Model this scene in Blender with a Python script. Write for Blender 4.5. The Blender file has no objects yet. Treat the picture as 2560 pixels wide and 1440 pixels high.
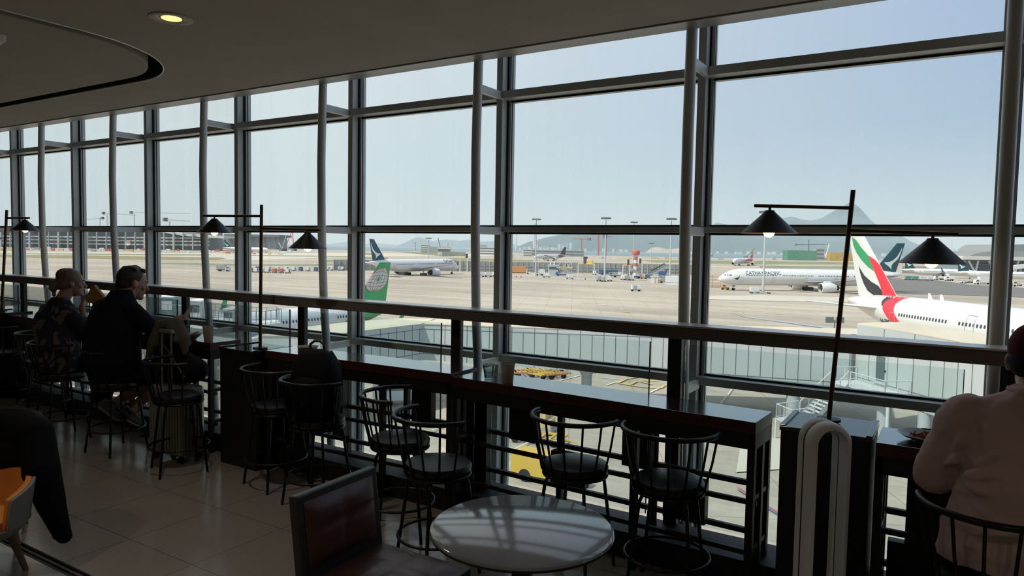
import bpy, bmesh, math, random
from mathutils import Vector, Matrix, noise
random.seed(7)
C = bpy.context.scene.collection
S = bpy.context.scene
PI = math.pi
rad = math.radians

# ---------------------------------------------------------------- camera
# world axes: x runs along the window wall, y points outdoors, z up; lounge floor is z=0, apron z=GZ
F = 1780.0; TH = rad(31.84); PH = math.atan(102 / F); RO = 0.0175; EYE = 1.75
GZ = -12.75
f0 = Vector((-math.sin(TH), math.cos(TH), 0)); r0 = Vector((math.cos(TH), math.sin(TH), 0)); zz = Vector((0, 0, 1))
FW = f0 * math.cos(PH) - zz * math.sin(PH); u0 = f0 * math.sin(PH) + zz * math.cos(PH)
RV = r0 * math.cos(RO) + u0 * math.sin(RO); UV = u0 * math.cos(RO) - r0 * math.sin(RO)
cd = bpy.data.cameras.new('camera'); cam = bpy.data.objects.new('camera', cd); C.objects.link(cam)
cd.sensor_width = 36.0; cd.lens = F / 2560 * 36.0; cd.clip_start = 0.05; cd.clip_end = 40000
m = Matrix((RV, UV, -FW)).transposed().to_4x4(); m.translation = Vector((0, 0, EYE)); cam.matrix_world = m
S.camera = cam
def ray(x, y): return FW + RV * ((x - 1280) / F) + UV * ((720 - y) / F)
def at(x, y, z=None, d=None, u=None, Z=None):
    """world point of photo pixel (x, y) on the plane z=, y=d, x=u or at depth Z"""
    r = ray(x, y)
    if z is not None: k = (z - EYE) / r.z
    elif d is not None: k = d / r.y
    elif u is not None: k = u / r.x
    else: k = Z
    return Vector((k * r.x, k * r.y, EYE + k * r.z))
def g(x, y, z=GZ): return at(x, y, z=z)
def depth(p): return (Vector(p) - Vector((0, 0, EYE))).dot(FW)
def dirw(hx, hz):
    v = r0 * hx + f0 * hz; return math.atan2(v.y, v.x)

# ---------------------------------------------------------------- world, sun, exposure
S.view_settings.view_transform = 'Standard'; S.view_settings.look = 'None'
S.view_settings.exposure = 0.0; S.view_settings.gamma = 1.0; S.view_settings.use_curve_mapping = False
cy = S.cycles
cy.use_denoising = True; cy.max_bounces = 10; cy.diffuse_bounces = 4; cy.glossy_bounces = 3; cy.transmission_bounces = 4
cy.transparent_max_bounces = 24; cy.volume_bounces = 6; cy.caustics_reflective = False; cy.caustics_refractive = False
cy.sample_clamp_indirect = 6.0
def lin(c):
    return tuple(((v / 255.0) / 12.92 if v / 255.0 <= .04045 else ((v / 255.0 + .055) / 1.055) ** 2.4) for v in c)
W = bpy.data.worlds.new('hazy_sky'); S.world = W; W.use_nodes = True
nt = W.node_tree; nt.nodes.clear(); L_ = nt.links.new
tc = nt.nodes.new('ShaderNodeTexCoord'); sep = nt.nodes.new('ShaderNodeSeparateXYZ'); L_(tc.outputs['Generated'], sep.inputs[0])
ramp = nt.nodes.new('ShaderNodeValToRGB'); L_(sep.outputs['Z'], ramp.inputs[0])
el = ramp.color_ramp.elements
stops = [(0.0, (194, 211, 219)), (0.05, (190, 207, 217)), (0.16, (170, 192, 217)), (0.36, (172, 193, 224)), (0.7, (178, 196, 222))]
el[0].position = 0; el[0].color = lin(stops[0][1]) + (1,); el[1].position = 1; el[1].color = lin((190, 204, 224)) + (1,)
for p, c in stops[1:]:
    e = el.new(p); e.color = lin(c) + (1,)
ramp2 = nt.nodes.new('ShaderNodeValToRGB'); L_(sep.outputs['Z'], ramp2.inputs[0]); el = ramp2.color_ramp.elements
el[0].color = lin((214, 228, 230)) + (1,); el[1].color = lin((240, 243, 243)) + (1,); e = el.new(.12); e.color = lin((220, 233, 235)) + (1,); e = el.new(.30); e.color = lin((238, 243, 243)) + (1,)
sunaz = Vector((-0.95, -0.3, 0)).normalized()
vm = nt.nodes.new('ShaderNodeVectorMath'); vm.operation = 'DOT_PRODUCT'; L_(tc.outputs['Generated'], vm.inputs[0]); vm.inputs[1].default_value = sunaz
mr = nt.nodes.new('ShaderNodeMapRange'); L_(vm.outputs['Value'], mr.inputs['Value']); mr.inputs['From Min'].default_value = -0.35; mr.inputs['From Max'].default_value = 0.62
mix = nt.nodes.new('ShaderNodeMix'); mix.data_type = 'RGBA'; L_(mr.outputs[0], mix.inputs[0]); L_(ramp.outputs[0], mix.inputs[6]); L_(ramp2.outputs[0], mix.inputs[7])
bg = nt.nodes.new('ShaderNodeBackground'); L_(mix.outputs[2], bg.inputs[0]); bg.inputs[1].default_value = 1.0
wo = nt.nodes.new('ShaderNodeOutputWorld'); L_(bg.outputs[0], wo.inputs[0])
sl = bpy.data.lights.new('sun', 'SUN'); sl.energy = 3.9; sl.angle = rad(1.2); sl.color = (1.0, .93, .82)
sun = bpy.data.objects.new('sun', sl); C.objects.link(sun)
SUN = Vector((-0.30, -0.56, 0.80)).normalized(); sun.rotation_euler = SUN.to_track_quat('Z', 'Y').to_euler()

# ---------------------------------------------------------------- materials
MATS = {}
def mat(name, col, rough=.6, metal=0.0, spec=.5, var=0.0, scale=8.0, bump=0.0, stretch=None, emit=None, coat=0.0):
    if name in MATS: return MATS[name]
    M = bpy.data.materials.new(name); M.use_nodes = True; n = M.node_tree; b = n.nodes['Principled BSDF']
    c = lin(col) if max(col) > 1 else tuple(col)
    b.inputs['Base Color'].default_value = c + (1,); b.inputs['Roughness'].default_value = rough
    b.inputs['Metallic'].default_value = metal; b.inputs['Specular IOR Level'].default_value = spec
    if coat: b.inputs['Coat Weight'].default_value = coat; b.inputs['Coat Roughness'].default_value = .15
    if var or bump:
        t = n.nodes.new('ShaderNodeTexCoord'); mp = n.nodes.new('ShaderNodeMapping'); n.links.new(t.outputs['Object'], mp.inputs[0])
        if stretch: mp.inputs['Scale'].default_value = stretch
        nz = n.nodes.new('ShaderNodeTexNoise'); nz.inputs['Scale'].default_value = scale; nz.inputs['Detail'].default_value = 5
        n.links.new(mp.outputs[0], nz.inputs['Vector'])
        if var:
            r = n.nodes.new('ShaderNodeValToRGB'); r.color_ramp.elements[0].position = .3; r.color_ramp.elements[1].position = .7
            r.color_ramp.elements[0].color = tuple(v * (1 - var) for v in c) + (1,); r.color_ramp.elements[1].color = tuple(min(1, v * (1 + var)) for v in c) + (1,)
            n.links.new(nz.outputs[0], r.inputs[0]); n.links.new(r.outputs[0], b.inputs['Base Color'])
        if bump:
            bp = n.nodes.new('ShaderNodeBump'); bp.inputs['Strength'].default_value = bump; bp.inputs['Distance'].default_value = .01
            n.links.new(nz.outputs[0], bp.inputs['Height']); n.links.new(bp.outputs[0], b.inputs['Normal'])
    if emit:
        b.inputs['Emission Color'].default_value = lin(emit[0]) + (1,); b.inputs['Emission Strength'].default_value = emit[1]
    MATS[name] = M; return M
def glassmat(name, tint, refl=1.0):
    M = bpy.data.materials.new(name); M.use_nodes = True; n = M.node_tree; n.nodes.clear()
    o = n.nodes.new('ShaderNodeOutputMaterial'); mx = n.nodes.new('ShaderNodeMixShader'); tr = n.nodes.new('ShaderNodeBsdfTransparent'); gl = n.nodes.new('ShaderNodeBsdfGlossy')
    fr = n.nodes.new('ShaderNodeFresnel'); fr.inputs[0].default_value = 1.25; mu = n.nodes.new('ShaderNodeMath'); mu.operation = 'MULTIPLY'; mu.inputs[1].default_value = refl
    tr.inputs[0].default_value = lin(tint) + (1,); gl.inputs['Roughness'].default_value = 0.03
    n.links.new(fr.outputs[0], mu.inputs[0]); n.links.new(mu.outputs[0], mx.inputs[0]); n.links.new(tr.outputs[0], mx.inputs[1]); n.links.new(gl.outputs[0], mx.inputs[2]); n.links.new(mx.outputs[0], o.inputs[0])
    MATS[name] = M; return M

# ---------------------------------------------------------------- mesh helpers
class MB:
    def __init__(s): s.v = []; s.f = []; s.m = []
    def add(s, vs, fs, mi=0):
        k = len(s.v); s.v += [tuple(v) for v in vs]; s.f += [tuple(i + k for i in f) for f in fs]; s.m += [mi] * len(fs); return s
    def box(s, a, b, mi=0, rot=None, piv=None):
        x0, y0, z0 = a; x1, y1, z1 = b
        vs = [Vector(p) for p in ((x0, y0, z0), (x1, y0, z0), (x1, y1, z0), (x0, y1, z0), (x0, y0, z1), (x1, y0, z1), (x1, y1, z1), (x0, y1, z1))]
        if rot is not None:
            pv = Vector(piv) if piv else Vector(((x0 + x1) / 2, (y0 + y1) / 2, (z0 + z1) / 2)); vs = [rot @ (v - pv) + pv for v in vs]
        return s.add(vs, [(0, 3, 2, 1), (4, 5, 6, 7), (0, 1, 5, 4), (1, 2, 6, 5), (2, 3, 7, 6), (3, 0, 4, 7)], mi)
    def beam(s, a, b, w, h, mi=0, up=(0, 0, 1)):
        a = Vector(a); b = Vector(b); t = (b - a).normalized(); up = Vector(up)
        if abs(t.dot(up)) > .98: up = Vector((0, 1, 0))
        x = t.cross(up).normalized(); y = x.cross(t)
        vs = [p + x * sx * w / 2 + y * sy * h / 2 for p in (a, b) for sx, sy in ((-1, -1), (1, -1), (1, 1), (-1, 1))]
        return s.add(vs, [(0, 1, 2, 3), (7, 6, 5, 4), (0, 4, 5, 1), (1, 5, 6, 2), (2, 6, 7, 3), (3, 7, 4, 0)], mi)
    def loft(s, rings, mi=0, cap=True, closed=False):
        n = len(rings[0]); vs = [p for r in rings for p in r]; fs = []
        K = len(rings)
        for i in range(K if closed else K - 1):
            j = (i + 1) % K
            for q in range(n): fs.append((i * n + q, i * n + (q + 1) % n, j * n + (q + 1) % n, j * n + q))
        if cap and not closed: fs.append(tuple(range(n - 1, -1, -1))); fs.append(tuple((K - 1) * n + q for q in range(n)))
        return s.add(vs, fs, mi)
    def cyl(s, a, b, r, r2=None, n=12, mi=0, cap=True):
        return s.tube([a, b], [r, r if r2 is None else r2], n, mi, cap)
    def tube(s, pts, r, n=8, mi=0, cap=True, closed=False):
        pts = [Vector(p) for p in pts]; K = len(pts)
        if not isinstance(r, (list, tuple)): r = [r] * K
        rings = []; px = None
        for i, p in enumerate(pts):
            if closed: t = pts[(i + 1) % K] - pts[i - 1]
            else: t = (pts[min(i + 1, K - 1)] - pts[max(i - 1, 0)])
            t.normalize()
            if px is None:
                up = Vector((0, 0, 1)) if abs(t.z) < .9 else Vector((1, 0, 0)); px = t.cross(up).normalized()
            else:
                px = (px - t * px.dot(t)).normalized()
            y = t.cross(px)
            rings.append([p + (px * math.cos(2 * PI * q / n) + y * math.sin(2 * PI * q / n)) * r[i] for q in range(n)])
        return s.loft(rings, mi, cap, closed)
    def lathe(s, prof, n=24, o=(0, 0, 0), mi=0, axis='z', cap=True, sx=1, sy=1):
        rings = []; o = Vector(o)
        for r, z in prof:
            ring = []
            for q in range(n):
                a = 2 * PI * q / n; c, si = math.cos(a) * r * sx, math.sin(a) * r * sy
                ring.append(o + (Vector((c, si, z)) if axis == 'z' else Vector((z, c, si)) if axis == 'x' else Vector((si, z, c))))
            rings.append(ring)
        return s.loft(rings, mi, cap)
    def ell(s, c, r, n=12, k=8, mi=0, rot=None):
        c = Vector(c); rings = []
        for i in range(k + 1):
            t = -PI / 2 + PI * i / k; t = max(-PI / 2 + .05, min(PI / 2 - .05, t))
            ring = []
            for q in range(n):
                a = 2 * PI * q / n; p = Vector((math.cos(t) * math.cos(a) * r[0], math.cos(t) * math.sin(a) * r[1], math.sin(t) * r[2]))
                ring.append(c + (rot @ p if rot is not None else p))
            rings.append(ring)
        return s.loft(rings, mi)
    def prism(s, poly, z0, z1, mi=0, ax='z'):
        n = len(poly)
        def P(a, b, z): return (a, b, z) if ax == 'z' else ((a, z, b) if ax == 'y' else (z, a, b))
        vs = [P(a, b, z0) for a, b in poly] + [P(a, b, z1) for a, b in poly]
        fs = [tuple(range(n - 1, -1, -1)), tuple(range(n, 2 * n))] + [(i, (i + 1) % n, n + (i + 1) % n, n + i) for i in range(n)]
        return s.add(vs, fs, mi)
    def build(s, name, mats, parent=None, smooth=None, loc=None, rz=None, bevel=0, fix=True):
        me = bpy.data.meshes.new(name); me.from_pydata([tuple(v) for v in s.v], [], s.f)
        if not isinstance(mats, (list, tuple)): mats = [mats]
        for M in mats: me.materials.append(MATS[M] if isinstance(M, str) else M)
        me.polygons.foreach_set('material_index', s.m)
        if fix:
            b = bmesh.new(); b.from_mesh(me); bmesh.ops.recalc_face_normals(b, faces=b.faces); b.to_mesh(me); b.free()
        if smooth is not None:
            me.polygons.foreach_set('use_smooth', [True] * len(me.polygons)); me.set_sharp_from_angle(angle=rad(smooth))
        me.update(); o = bpy.data.objects.new(name, me); C.objects.link(o)
        if parent is not None: o.parent = parent
        if loc is not None: o.location = loc
        if rz is not None: o.rotation_euler = (0, 0, rz)
        if bevel:
            md = o.modifiers.new('bevel', 'BEVEL'); md.width = bevel; md.segments = 2; md.limit_method = 'ANGLE'; md.angle_limit = rad(40)
        return o
def thing(name, label, cat, loc=(0, 0, 0), rz=0, group=None):
    o = bpy.data.objects.new(name, None); C.objects.link(o); o.location = loc; o.rotation_euler = (0, 0, rz); o.empty_display_size = .1
    o['label'] = label; o['category'] = cat
    if group: o['group'] = group
    return o
def tag(o, label, cat, group=None, kind=None):
    o['label'] = label; o['category'] = cat
    if group: o['group'] = group
    if kind: o['kind'] = kind
    return o
def struct(o): o['kind'] = 'structure'; return o
def lab(o, t): o['label'] = t; return o
def dup(root, loc=None, rz=None, label=None, group=None):
    def cp(o, par):
        c = o.copy(); C.objects.link(c); c.parent = par
        for ch in o.children: cp(ch, c)
        return c
    r = cp(root, None)
    if loc is not None: r.location = loc
    if rz is not None: r.rotation_euler = (0, 0, rz)
    if label: r['label'] = label
    if group: r['group'] = group
    return r
def remesh(o, vox, sm=6, sub=0):
    md = o.modifiers.new('remesh', 'REMESH'); md.mode = 'VOXEL'; md.voxel_size = vox; md.use_smooth_shade = True
    if sm: q = o.modifiers.new('smooth', 'SMOOTH'); q.iterations = sm; q.factor = .5
    return o
def decal(polys, fn, material, name, parent, maxlen=1.0, mi=None):
    """flat polygons (lists of 2D points) cut fine and laid on a surface by fn(a, b) -> point"""
    b = bmesh.new()
    for poly in polys:
        vs = [b.verts.new((p[0], p[1], 0)) for p in poly]
        try: b.faces.new(vs)
        except ValueError: pass
    bmesh.ops.triangulate(b, faces=b.faces)
    for _ in range(7):
        es = [e for e in b.edges if e.calc_length() > maxlen]
        if not es: break
        bmesh.ops.subdivide_edges(b, edges=es, cuts=1); bmesh.ops.triangulate(b, faces=b.faces)
    for v in b.verts: v.co = Vector(fn(v.co.x, v.co.y))
    me = bpy.data.meshes.new(name); b.to_mesh(me); b.free(); me.materials.append(MATS[material])
    o = bpy.data.objects.new(name, me); C.objects.link(o); o.parent = parent; return o
def textpolys(txt, size, sx=1.0, shear=0.0, font_bold=0.0):
    cu = bpy.data.curves.new('t', 'FONT'); cu.body = txt; cu.size = size; cu.fill_mode = 'FRONT'; cu.resolution_u = 3; cu.offset = font_bold
    cu.align_x = 'LEFT'
    ob = bpy.data.objects.new('t', cu); C.objects.link(ob); dg = bpy.context.evaluated_depsgraph_get(); dg.update()
    me = bpy.data.meshes.new_from_object(ob.evaluated_get(dg)); pol = [[(me.vertices[i].co.x * sx + me.vertices[i].co.y * shear, me.vertices[i].co.y) for i in p.vertices] for p in me.polygons]
    bpy.data.objects.remove(ob); bpy.data.curves.remove(cu); bpy.data.meshes.remove(me); return pol

# palette
mat('ceiling_paint', (.37, .335, .285), .85, var=.04, scale=3)
mat('gap_shade_black', (.004, .004, .004), .9)  # near-black paint standing in for shade inside the ceiling gap
mat('trim_metal', (.42, .41, .40), .32, .6)
mat('dark_metal', (.02, .02, .021), .45, .4)
mat('facade_steel', (.46, .47, .455), .45, .15, var=.05, scale=6)
mat('facade_tube', (.60, .61, .60), .4, .1)
mat('gasket', (.012, .012, .012), .7)
mat('sill_metal', (.40, .44, .47), .5, .2, var=.12, scale=9)
mat('rail_metal_lit', (.70, .70, .72), .28, .35)
mat('rail_front_shade', (.16, .145, .135), .5, .2)  # rail split into pale top and dark front, light and shade in the colour
mat('post_metal', (.025, .027, .03), .5, .3)
mat('kerb_black', (.008, .008, .009), .6)
mat('counter_top', (.045, .014, .010), .14, 0, .7, var=.35, scale=5, stretch=(1, 14, 1), coat=1.0)
MATS['counter_top'].node_tree.nodes['Principled BSDF'].inputs['Coat IOR'].default_value = 1.9; MATS['counter_top'].node_tree.nodes['Principled BSDF'].inputs['Coat Roughness'].default_value = .12
mat('counter_edge', (.050, .011, .009), .45, var=.3, scale=6, stretch=(1, 8, 8))
mat('black_frame', (.010, .010, .011), .5, .2, var=.2, scale=30)
mat('black_gloss', (.006, .006, .007), .06, 0, .6)
mat('stool_black', (.005, .005, .006), .34, .1, spec=.4)
mat('vinyl_black', (.007, .008, .010), .36, bump=.15, scale=60)
mat('lamp_black', (.006, .006, .007), .42, .2)
mat('lamp_brass', (.10, .062, .035), .35, .8)
mat('lamp_inner', (.55, .34, .24), .7)
mat('bulb', (1, .9, .7), .5, emit=((255, 226, 165), 3.2))
mat('bulb_dim', (1, .9, .7), .5, emit=((255, 215, 140), 3.0))
glassmat('window_glass', (250, 252, 252), .12)
n = MATS['window_glass'].node_tree; t = n.nodes.new('ShaderNodeTexCoord'); mp = n.nodes.new('ShaderNodeMapping'); mp.inputs['Scale'].default_value = (5, 5, .25); n.links.new(t.outputs['Object'], mp.inputs[0])
nz = n.nodes.new('ShaderNodeTexNoise'); nz.inputs['Scale'].default_value = 1.6; nz.inputs['Detail'].default_value = 4; n.links.new(mp.outputs[0], nz.inputs['Vector']); mr = n.nodes.new('ShaderNodeMapRange'); mr.inputs['From Min'].default_value = .45; mr.inputs['From Max'].default_value = .8; mr.inputs['To Max'].default_value = .05; n.links.new(nz.outputs[0], mr.inputs['Value'])
tl = n.nodes.new('ShaderNodeBsdfTranslucent'); tl.inputs[0].default_value = (.9, .92, .92, 1); mx = n.nodes.new('ShaderNodeMixShader'); o_ = [q for q in n.nodes if q.type == 'OUTPUT_MATERIAL'][0]; src = o_.inputs[0].links[0].from_socket
n.links.new(mr.outputs[0], mx.inputs[0]); n.links.new(src, mx.inputs[1]); n.links.new(tl.outputs[0], mx.inputs[2]); n.links.new(mx.outputs[0], o_.inputs[0])
glassmat('rail_glass', (240, 246, 246), .5)
glassmat('tumbler_glass', (215, 222, 222), 1.6)

# ================================================================= ROOM
CE = 3.03           # ceiling height
DF = 4.55           # facade glass
# floor with tile joints
FM = bpy.data.materials.new('terrazzo_tile'); FM.use_nodes = True; n = FM.node_tree; b = n.nodes['Principled BSDF']; MATS['terrazzo_tile'] = FM
t = n.nodes.new('ShaderNodeTexCoord'); mp = n.nodes.new('ShaderNodeMapping'); mp.inputs['Location'].default_value = (0.44, 0.10, 0); n.links.new(t.outputs['Object'], mp.inputs[0])
br = n.nodes.new('ShaderNodeTexBrick'); br.offset = 0; br.inputs['Scale'].default_value = 1; br.inputs['Brick Width'].default_value = .6; br.inputs['Row Height'].default_value = .6
br.inputs['Mortar Size'].default_value = .0022; br.inputs['Mortar Smooth'].default_value = 0
br.inputs['Color1'].default_value = (.30, .272, .232, 1); br.inputs['Color2'].default_value = (.285, .258, .22, 1); br.inputs['Mortar'].default_value = (.10, .09, .08, 1)
n.links.new(mp.outputs[0], br.inputs[0]); nz = n.nodes.new('ShaderNodeTexNoise'); nz.inputs['Scale'].default_value = 90; n.links.new(t.outputs['Object'], nz.inputs['Vector'])
mx = n.nodes.new('ShaderNodeMix'); mx.data_type = 'RGBA'; mx.blend_type = 'MULTIPLY'; mx.inputs[0].default_value = .35; n.links.new(br.outputs[0], mx.inputs[6]); n.links.new(nz.outputs[0], mx.inputs[7]); n.links.new(mx.outputs[2], b.inputs['Base Color'])
b.inputs['Roughness'].default_value = .17; b.inputs['Specular IOR Level'].default_value = .5
GY = 1.90  # groove
f = MB().box((-18, GY + .035, -.3), (8, 3.705, 0)).box((-18, -8, -.3), (8, GY - .035, 0)).box((-18, GY - .04, -.3), (8, GY + .04, -.015)).build('floor', 'terrazzo_tile'); struct(f)
gv = MB().box((-18, GY - .034, -.02), (8, GY - .026, .002)).box((-18, GY + .026, -.02), (8, GY + .034, .002)).box((-18, GY - .004, -.02), (8, GY + .004, -.004)).build('trim_1', 'dark_metal'); struct(gv)
# ceiling with a recessed panel and a dark shadow gap
def rrect(x0, x1, y0, y1, r, n=14):
    P = []
    for cx, cyy, a0 in ((x1 - r, y1 - r, 0), (x0 + r, y1 - r, 90), (x0 + r, y0 + r, 180), (x1 - r, y0 + r, 270)):
        for k in range(n + 1): a = rad(a0 + 90 * k / n); P.append((cx + r * math.cos(a), cyy + r * math.sin(a)))
    return P
OUT = rrect(-16, -4.60, -3.0, 3.345, 1.0); INN = rrect(-15.9, -4.725, -2.88, 3.255, .90)
LIN = rrect(-15.998, -4.602, -2.998, 3.343, .998)
def slab_with_hole(outer, hole, z0, z1):
    b = bmesh.new(); es = []
    for loop in (outer, hole):
        vs = [b.verts.new((p[0], p[1], z0)) for p in loop]
        es += [b.edges.new((vs[i], vs[(i + 1) % len(vs)])) for i in range(len(vs))]
    bmesh.ops.triangle_fill(b, use_beauty=True, edges=es)
    for fc in b.faces: fc.normal_flip() if fc.normal.z > 0 else None
    r = bmesh.ops.extrude_face_region(b, geom=b.faces[:]); bmesh.ops.translate(b, verts=[v for v in r['geom'] if isinstance(v, bmesh.types.BMVert)], vec=(0, 0, z1 - z0))
    bmesh.ops.recalc_face_normals(b, faces=b.faces)
    me = bpy.data.meshes.new('ceiling'); b.to_mesh(me); b.free(); return me
me = slab_with_hole([(-18, -8), (8, -8), (8, 3.93), (-18, 3.93)], OUT, CE, CE + .12); me.materials.append(MATS['ceiling_paint'])
ce = bpy.data.objects.new('ceiling', me); C.objects.link(ce); struct(ce)
pn = MB().prism(INN, CE + .004, CE + .09).build('trim_2', 'ceiling_paint', bevel=.006); struct(pn)
struct(MB().loft([[(p[0], p[1], z) for p in LIN] for z in (CE + .008, CE + .128)], cap=False).build('gap_shade_liner', 'gap_shade_black'))  # black liner added to paint shade into the gap
mb = MB().prism(rrect(-16.2, -4.4, -3.2, 3.5, 1.0), CE + .13, CE + .2).build('ceiling_void', 'gap_shade_black'); struct(mb)
rimo = MB().tube([(p[0], p[1], CE + .002) for p in OUT], .007, 6, closed=True).build('trim_3', 'trim_metal', smooth=60); struct(rimo)
e = MB().box((-18, 3.93, CE + .012), (8, 3.955, CE + .1)).build('trim_4', 'dark_metal'); struct(e)
e = MB().box((-18, 3.955, CE - .004), (8, 4.105, CE + .09)).build('trim_5', 'trim_metal', bevel=.004); struct(e)
# outer walls and roof (unseen; roof slab put in to block sky light)
mat('wall_paint', (.46, .41, .35), .8, var=.05, scale=2)
struct(MB().box((-18.2, -8.2, -.3), (8.2, -8, 4.8)).build('wall_back', 'wall_paint'))
struct(MB().box((-18.2, -8, -.3), (-18, 4.6, 4.8)).build('wall_left', 'wall_paint'))
struct(MB().box((8, -8, -.3), (8.2, 4.6, 4.8)).build('wall_right', 'wall_paint'))
struct(MB().box((-18.2, -8.2, 4.8), (8.2, 4.75, 5.1)).build('roof', 'wall_paint'))
struct(MB().box((-18.2, 3.0, -3.4), (8.2, 4.52, -.32)).build('wall_outside', 'facade_steel'))
# kerb and sill
struct(MB().box((-18, 3.705, -.1), (8, 4.0, .15)).build('baseboard_window', 'kerb_black'))
struct(MB().box((-18, 4.0, -.3), (8, 4.5, -.19)).build('trim_6', 'sill_metal'))

# facade bays: window_1 .. window_12, counted from the left
BAY = 1.505; E0 = -1.340
names = 0
for k in range(10, -6, -1):
    ge = E0 - BAY * k + (.09 if k < 0 else 0)
    names += 1
    w = MB().box((ge - .03 - .05, 4.45, -.3), (ge - .03, DF - .02, 4.8)).box((ge - .034, DF - .034, -.3), (ge - .020, DF - .015, 4.8), 1).box((ge - .095, DF - .024, -.3), (ge, DF + .03, 4.8)).box((ge, DF - .012, -.3), (ge + .003, DF - .004, 4.8), 1)
    w = w.build('window_%d' % names, ['facade_steel', 'gasket']); struct(w)
    xe = .09 if k == 0 else 0
    x0, x1 = ge, ge + BAY - .095 + xe
    for nm, z0, z1, dd in (('lower_transom', .895, .945, 4.45), ('middle_transom', 1.862, 1.90, 4.45), ('upper_transom', 2.832, 2.885, 4.42), ('bottom_transom', -.19, -.10, 4.47)):
        q = MB().box((ge - .03, dd, z0), (ge + BAY - .08 + xe, DF - .015, z1)).box((x0, DF - .02, z0 - .012), (x1, DF + .03, z1 + .012)).box((x0, DF - .024, z0 - .014), (x1, DF - .019, z1 + .014), 1)
        q.build(nm, ['facade_steel', 'gasket'], w)
    p = MB().box((x0 - .02, DF - .004, -.19), (x1 + .02, DF + .008, 4.8)).build('glass_pane', 'window_glass', w)
# steel tubes in front of the mullions, tied back by struts
def tubed(z):
    P = [(-.2, 4.25), (0, 4.245), (.45, 4.22), (.93, 4.185), (1.3, 4.155), (1.87, 4.13), (2.43, 4.125), (3.0, 4.14), (3.6, 4.18), (4.8, 4.3)]
    for (a, da), (b, db) in zip(P, P[1:]):
        if z <= b: return da + (db - da) * (z - a) / (b - a)
    return 4.3
TL = ['first slender white steel tube from the left edge, before the windows', 'second slender white tube from the left, behind the blonde woman', 'third slender white tube from the left, just left of the man in navy',
      'white steel tube behind the left shade of the middle lamp', 'white steel tube beside the right shade of the middle lamp', 'white steel tube by the water glass and paper cup', 'white steel tube left of the widest window pane, right of centre', 'rightmost thick grey tube, in front of the white airliner']
for j, ux in enumerate((-10.46, -8.95, -7.47, -5.955, -4.405, -2.878, -1.365, .188)):
    o = thing('steel_tube_column', TL[j], 'column', (ux, 4.25, -.19), 0, 'steel tubes along the glass wall')
    zs = [-.19 + .1 * i for i in range(50)]
    MB().tube([(0, tubed(z) - 4.25, z + .19) for z in zs], .033, 16).build('tube', 'facade_tube', o, smooth=50)
    for z in (.90, 1.866, 2.855):
        w_ = .035; q = MB().box((-.018, tubed(z) - 4.25 + .02, z + .19 - w_ + .008), (.018, .205, z + .19 + w_ - .008)).build('strut', 'facade_tube', o, bevel=.003)

# guard rail on the kerb
gr = thing('guard_rail', 'long grey metal guard rail with dark posts and glass infill along the windows', 'railing', (0, 3.95, .15))
MB().box((-18, -.105, 1.105), (8, .042, 1.172)).build('handrail', 'rail_front_shade', gr, bevel=.004)
MB().box((-18, -.11, 1.172), (8, .047, 1.184)).build('rail_cap', 'rail_metal_lit', gr, bevel=.003)  # added pale cap standing in for the rail's sky-lit top
for i, pu in enumerate((-10.6, -9.06, -7.53, -6.0, -4.445, -2.903, -1.342, .245, 1.78, 3.3)):
    po = MB().box((pu - .046, .005, 0), (pu - .012, .03, 1.11)).box((pu - .012, -.0, 0), (pu + .036, .04, 1.11)).build('post', 'post_metal', gr, bevel=.003)
    MB().box((pu + .055, .014, .03), (pu + 1.40, .026, 1.06)).box((pu + 1.40, .014, .03), (pu + 1.404, .026, 1.06), 1).build('glass_panel', ['rail_glass', 'gasket'], gr)

# ================================================================= COUNTERS
def counter(name, label, cat, p0, p1, dep, h, seed, right_legs=True, boxes=()):
    """timber bar: p0,p1 front corners (x,y); dep depth; black lattice frame below"""
    a = math.atan2(p1[1] - p0[1], p1[0] - p0[0]); L = math.hypot(p1[0] - p0[0], p1[1] - p0[1])
    o = thing(name, label, cat, (p0[0], p0[1], 0), a, 'bar tables along the windows')
    q = MB().box((0, 0, h - .062), (L, dep, h)); top = q.build('table_top', ['counter_top', 'counter_edge'], o, bevel=.003)
    for pl in top.data.polygons:
        if abs(pl.normal.z) < .5: pl.material_index = 1
    MB().box((.0, .006, h - .14), (L, .03, h - .063)).box((0, dep - .03, h - .14), (L, dep - .006, h - .063)).box((L - .03, .006, h - .14), (L - .001, dep - .006, h - .063)).box((0.001, .006, h - .14), (.03, dep - .006, h - .063)).build('apron_board', 'black_frame', o)
    nl = max(2, round(L / .62) + 1); hh = h - .14
    for i in range(nl):
        x = .018 + (L - .036) * i / (nl - 1)
        for y in (.022, dep - .022, dep * .5 + .01) if i in (0, nl - 1) else (dep - .022, .022) if i % 2 == 0 else (dep - .022,):
            MB().box((x - .018, y - .018, 0), (x + .018, y + .018, hh)).build('leg', 'black_frame', o)
    for z in (.26, .52):
        MB().box((0, dep - .036, z - .014), (L, dep - .010, z + .014)).build('rail', 'black_frame', o)
        MB().box((L - .034, .02, z - .012), (L - .006, dep - .02, z + .012)).build('end_rail', 'black_frame', o)
        MB().box((.006, .02, z - .012), (.034, dep - .02, z + .012)).build('end_rail', 'black_frame', o)
        MB().box((0, dep - .25, z - .04), (L, dep - .23, z - .015)).build('inner_rail', 'black_frame', o)
    for (x0, x1, z0, z1) in boxes:
        MB().box((x0, dep - .10, z0), (x1, dep - .045, z1)).build('black_panel', 'black_frame', o)
    return o
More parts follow.
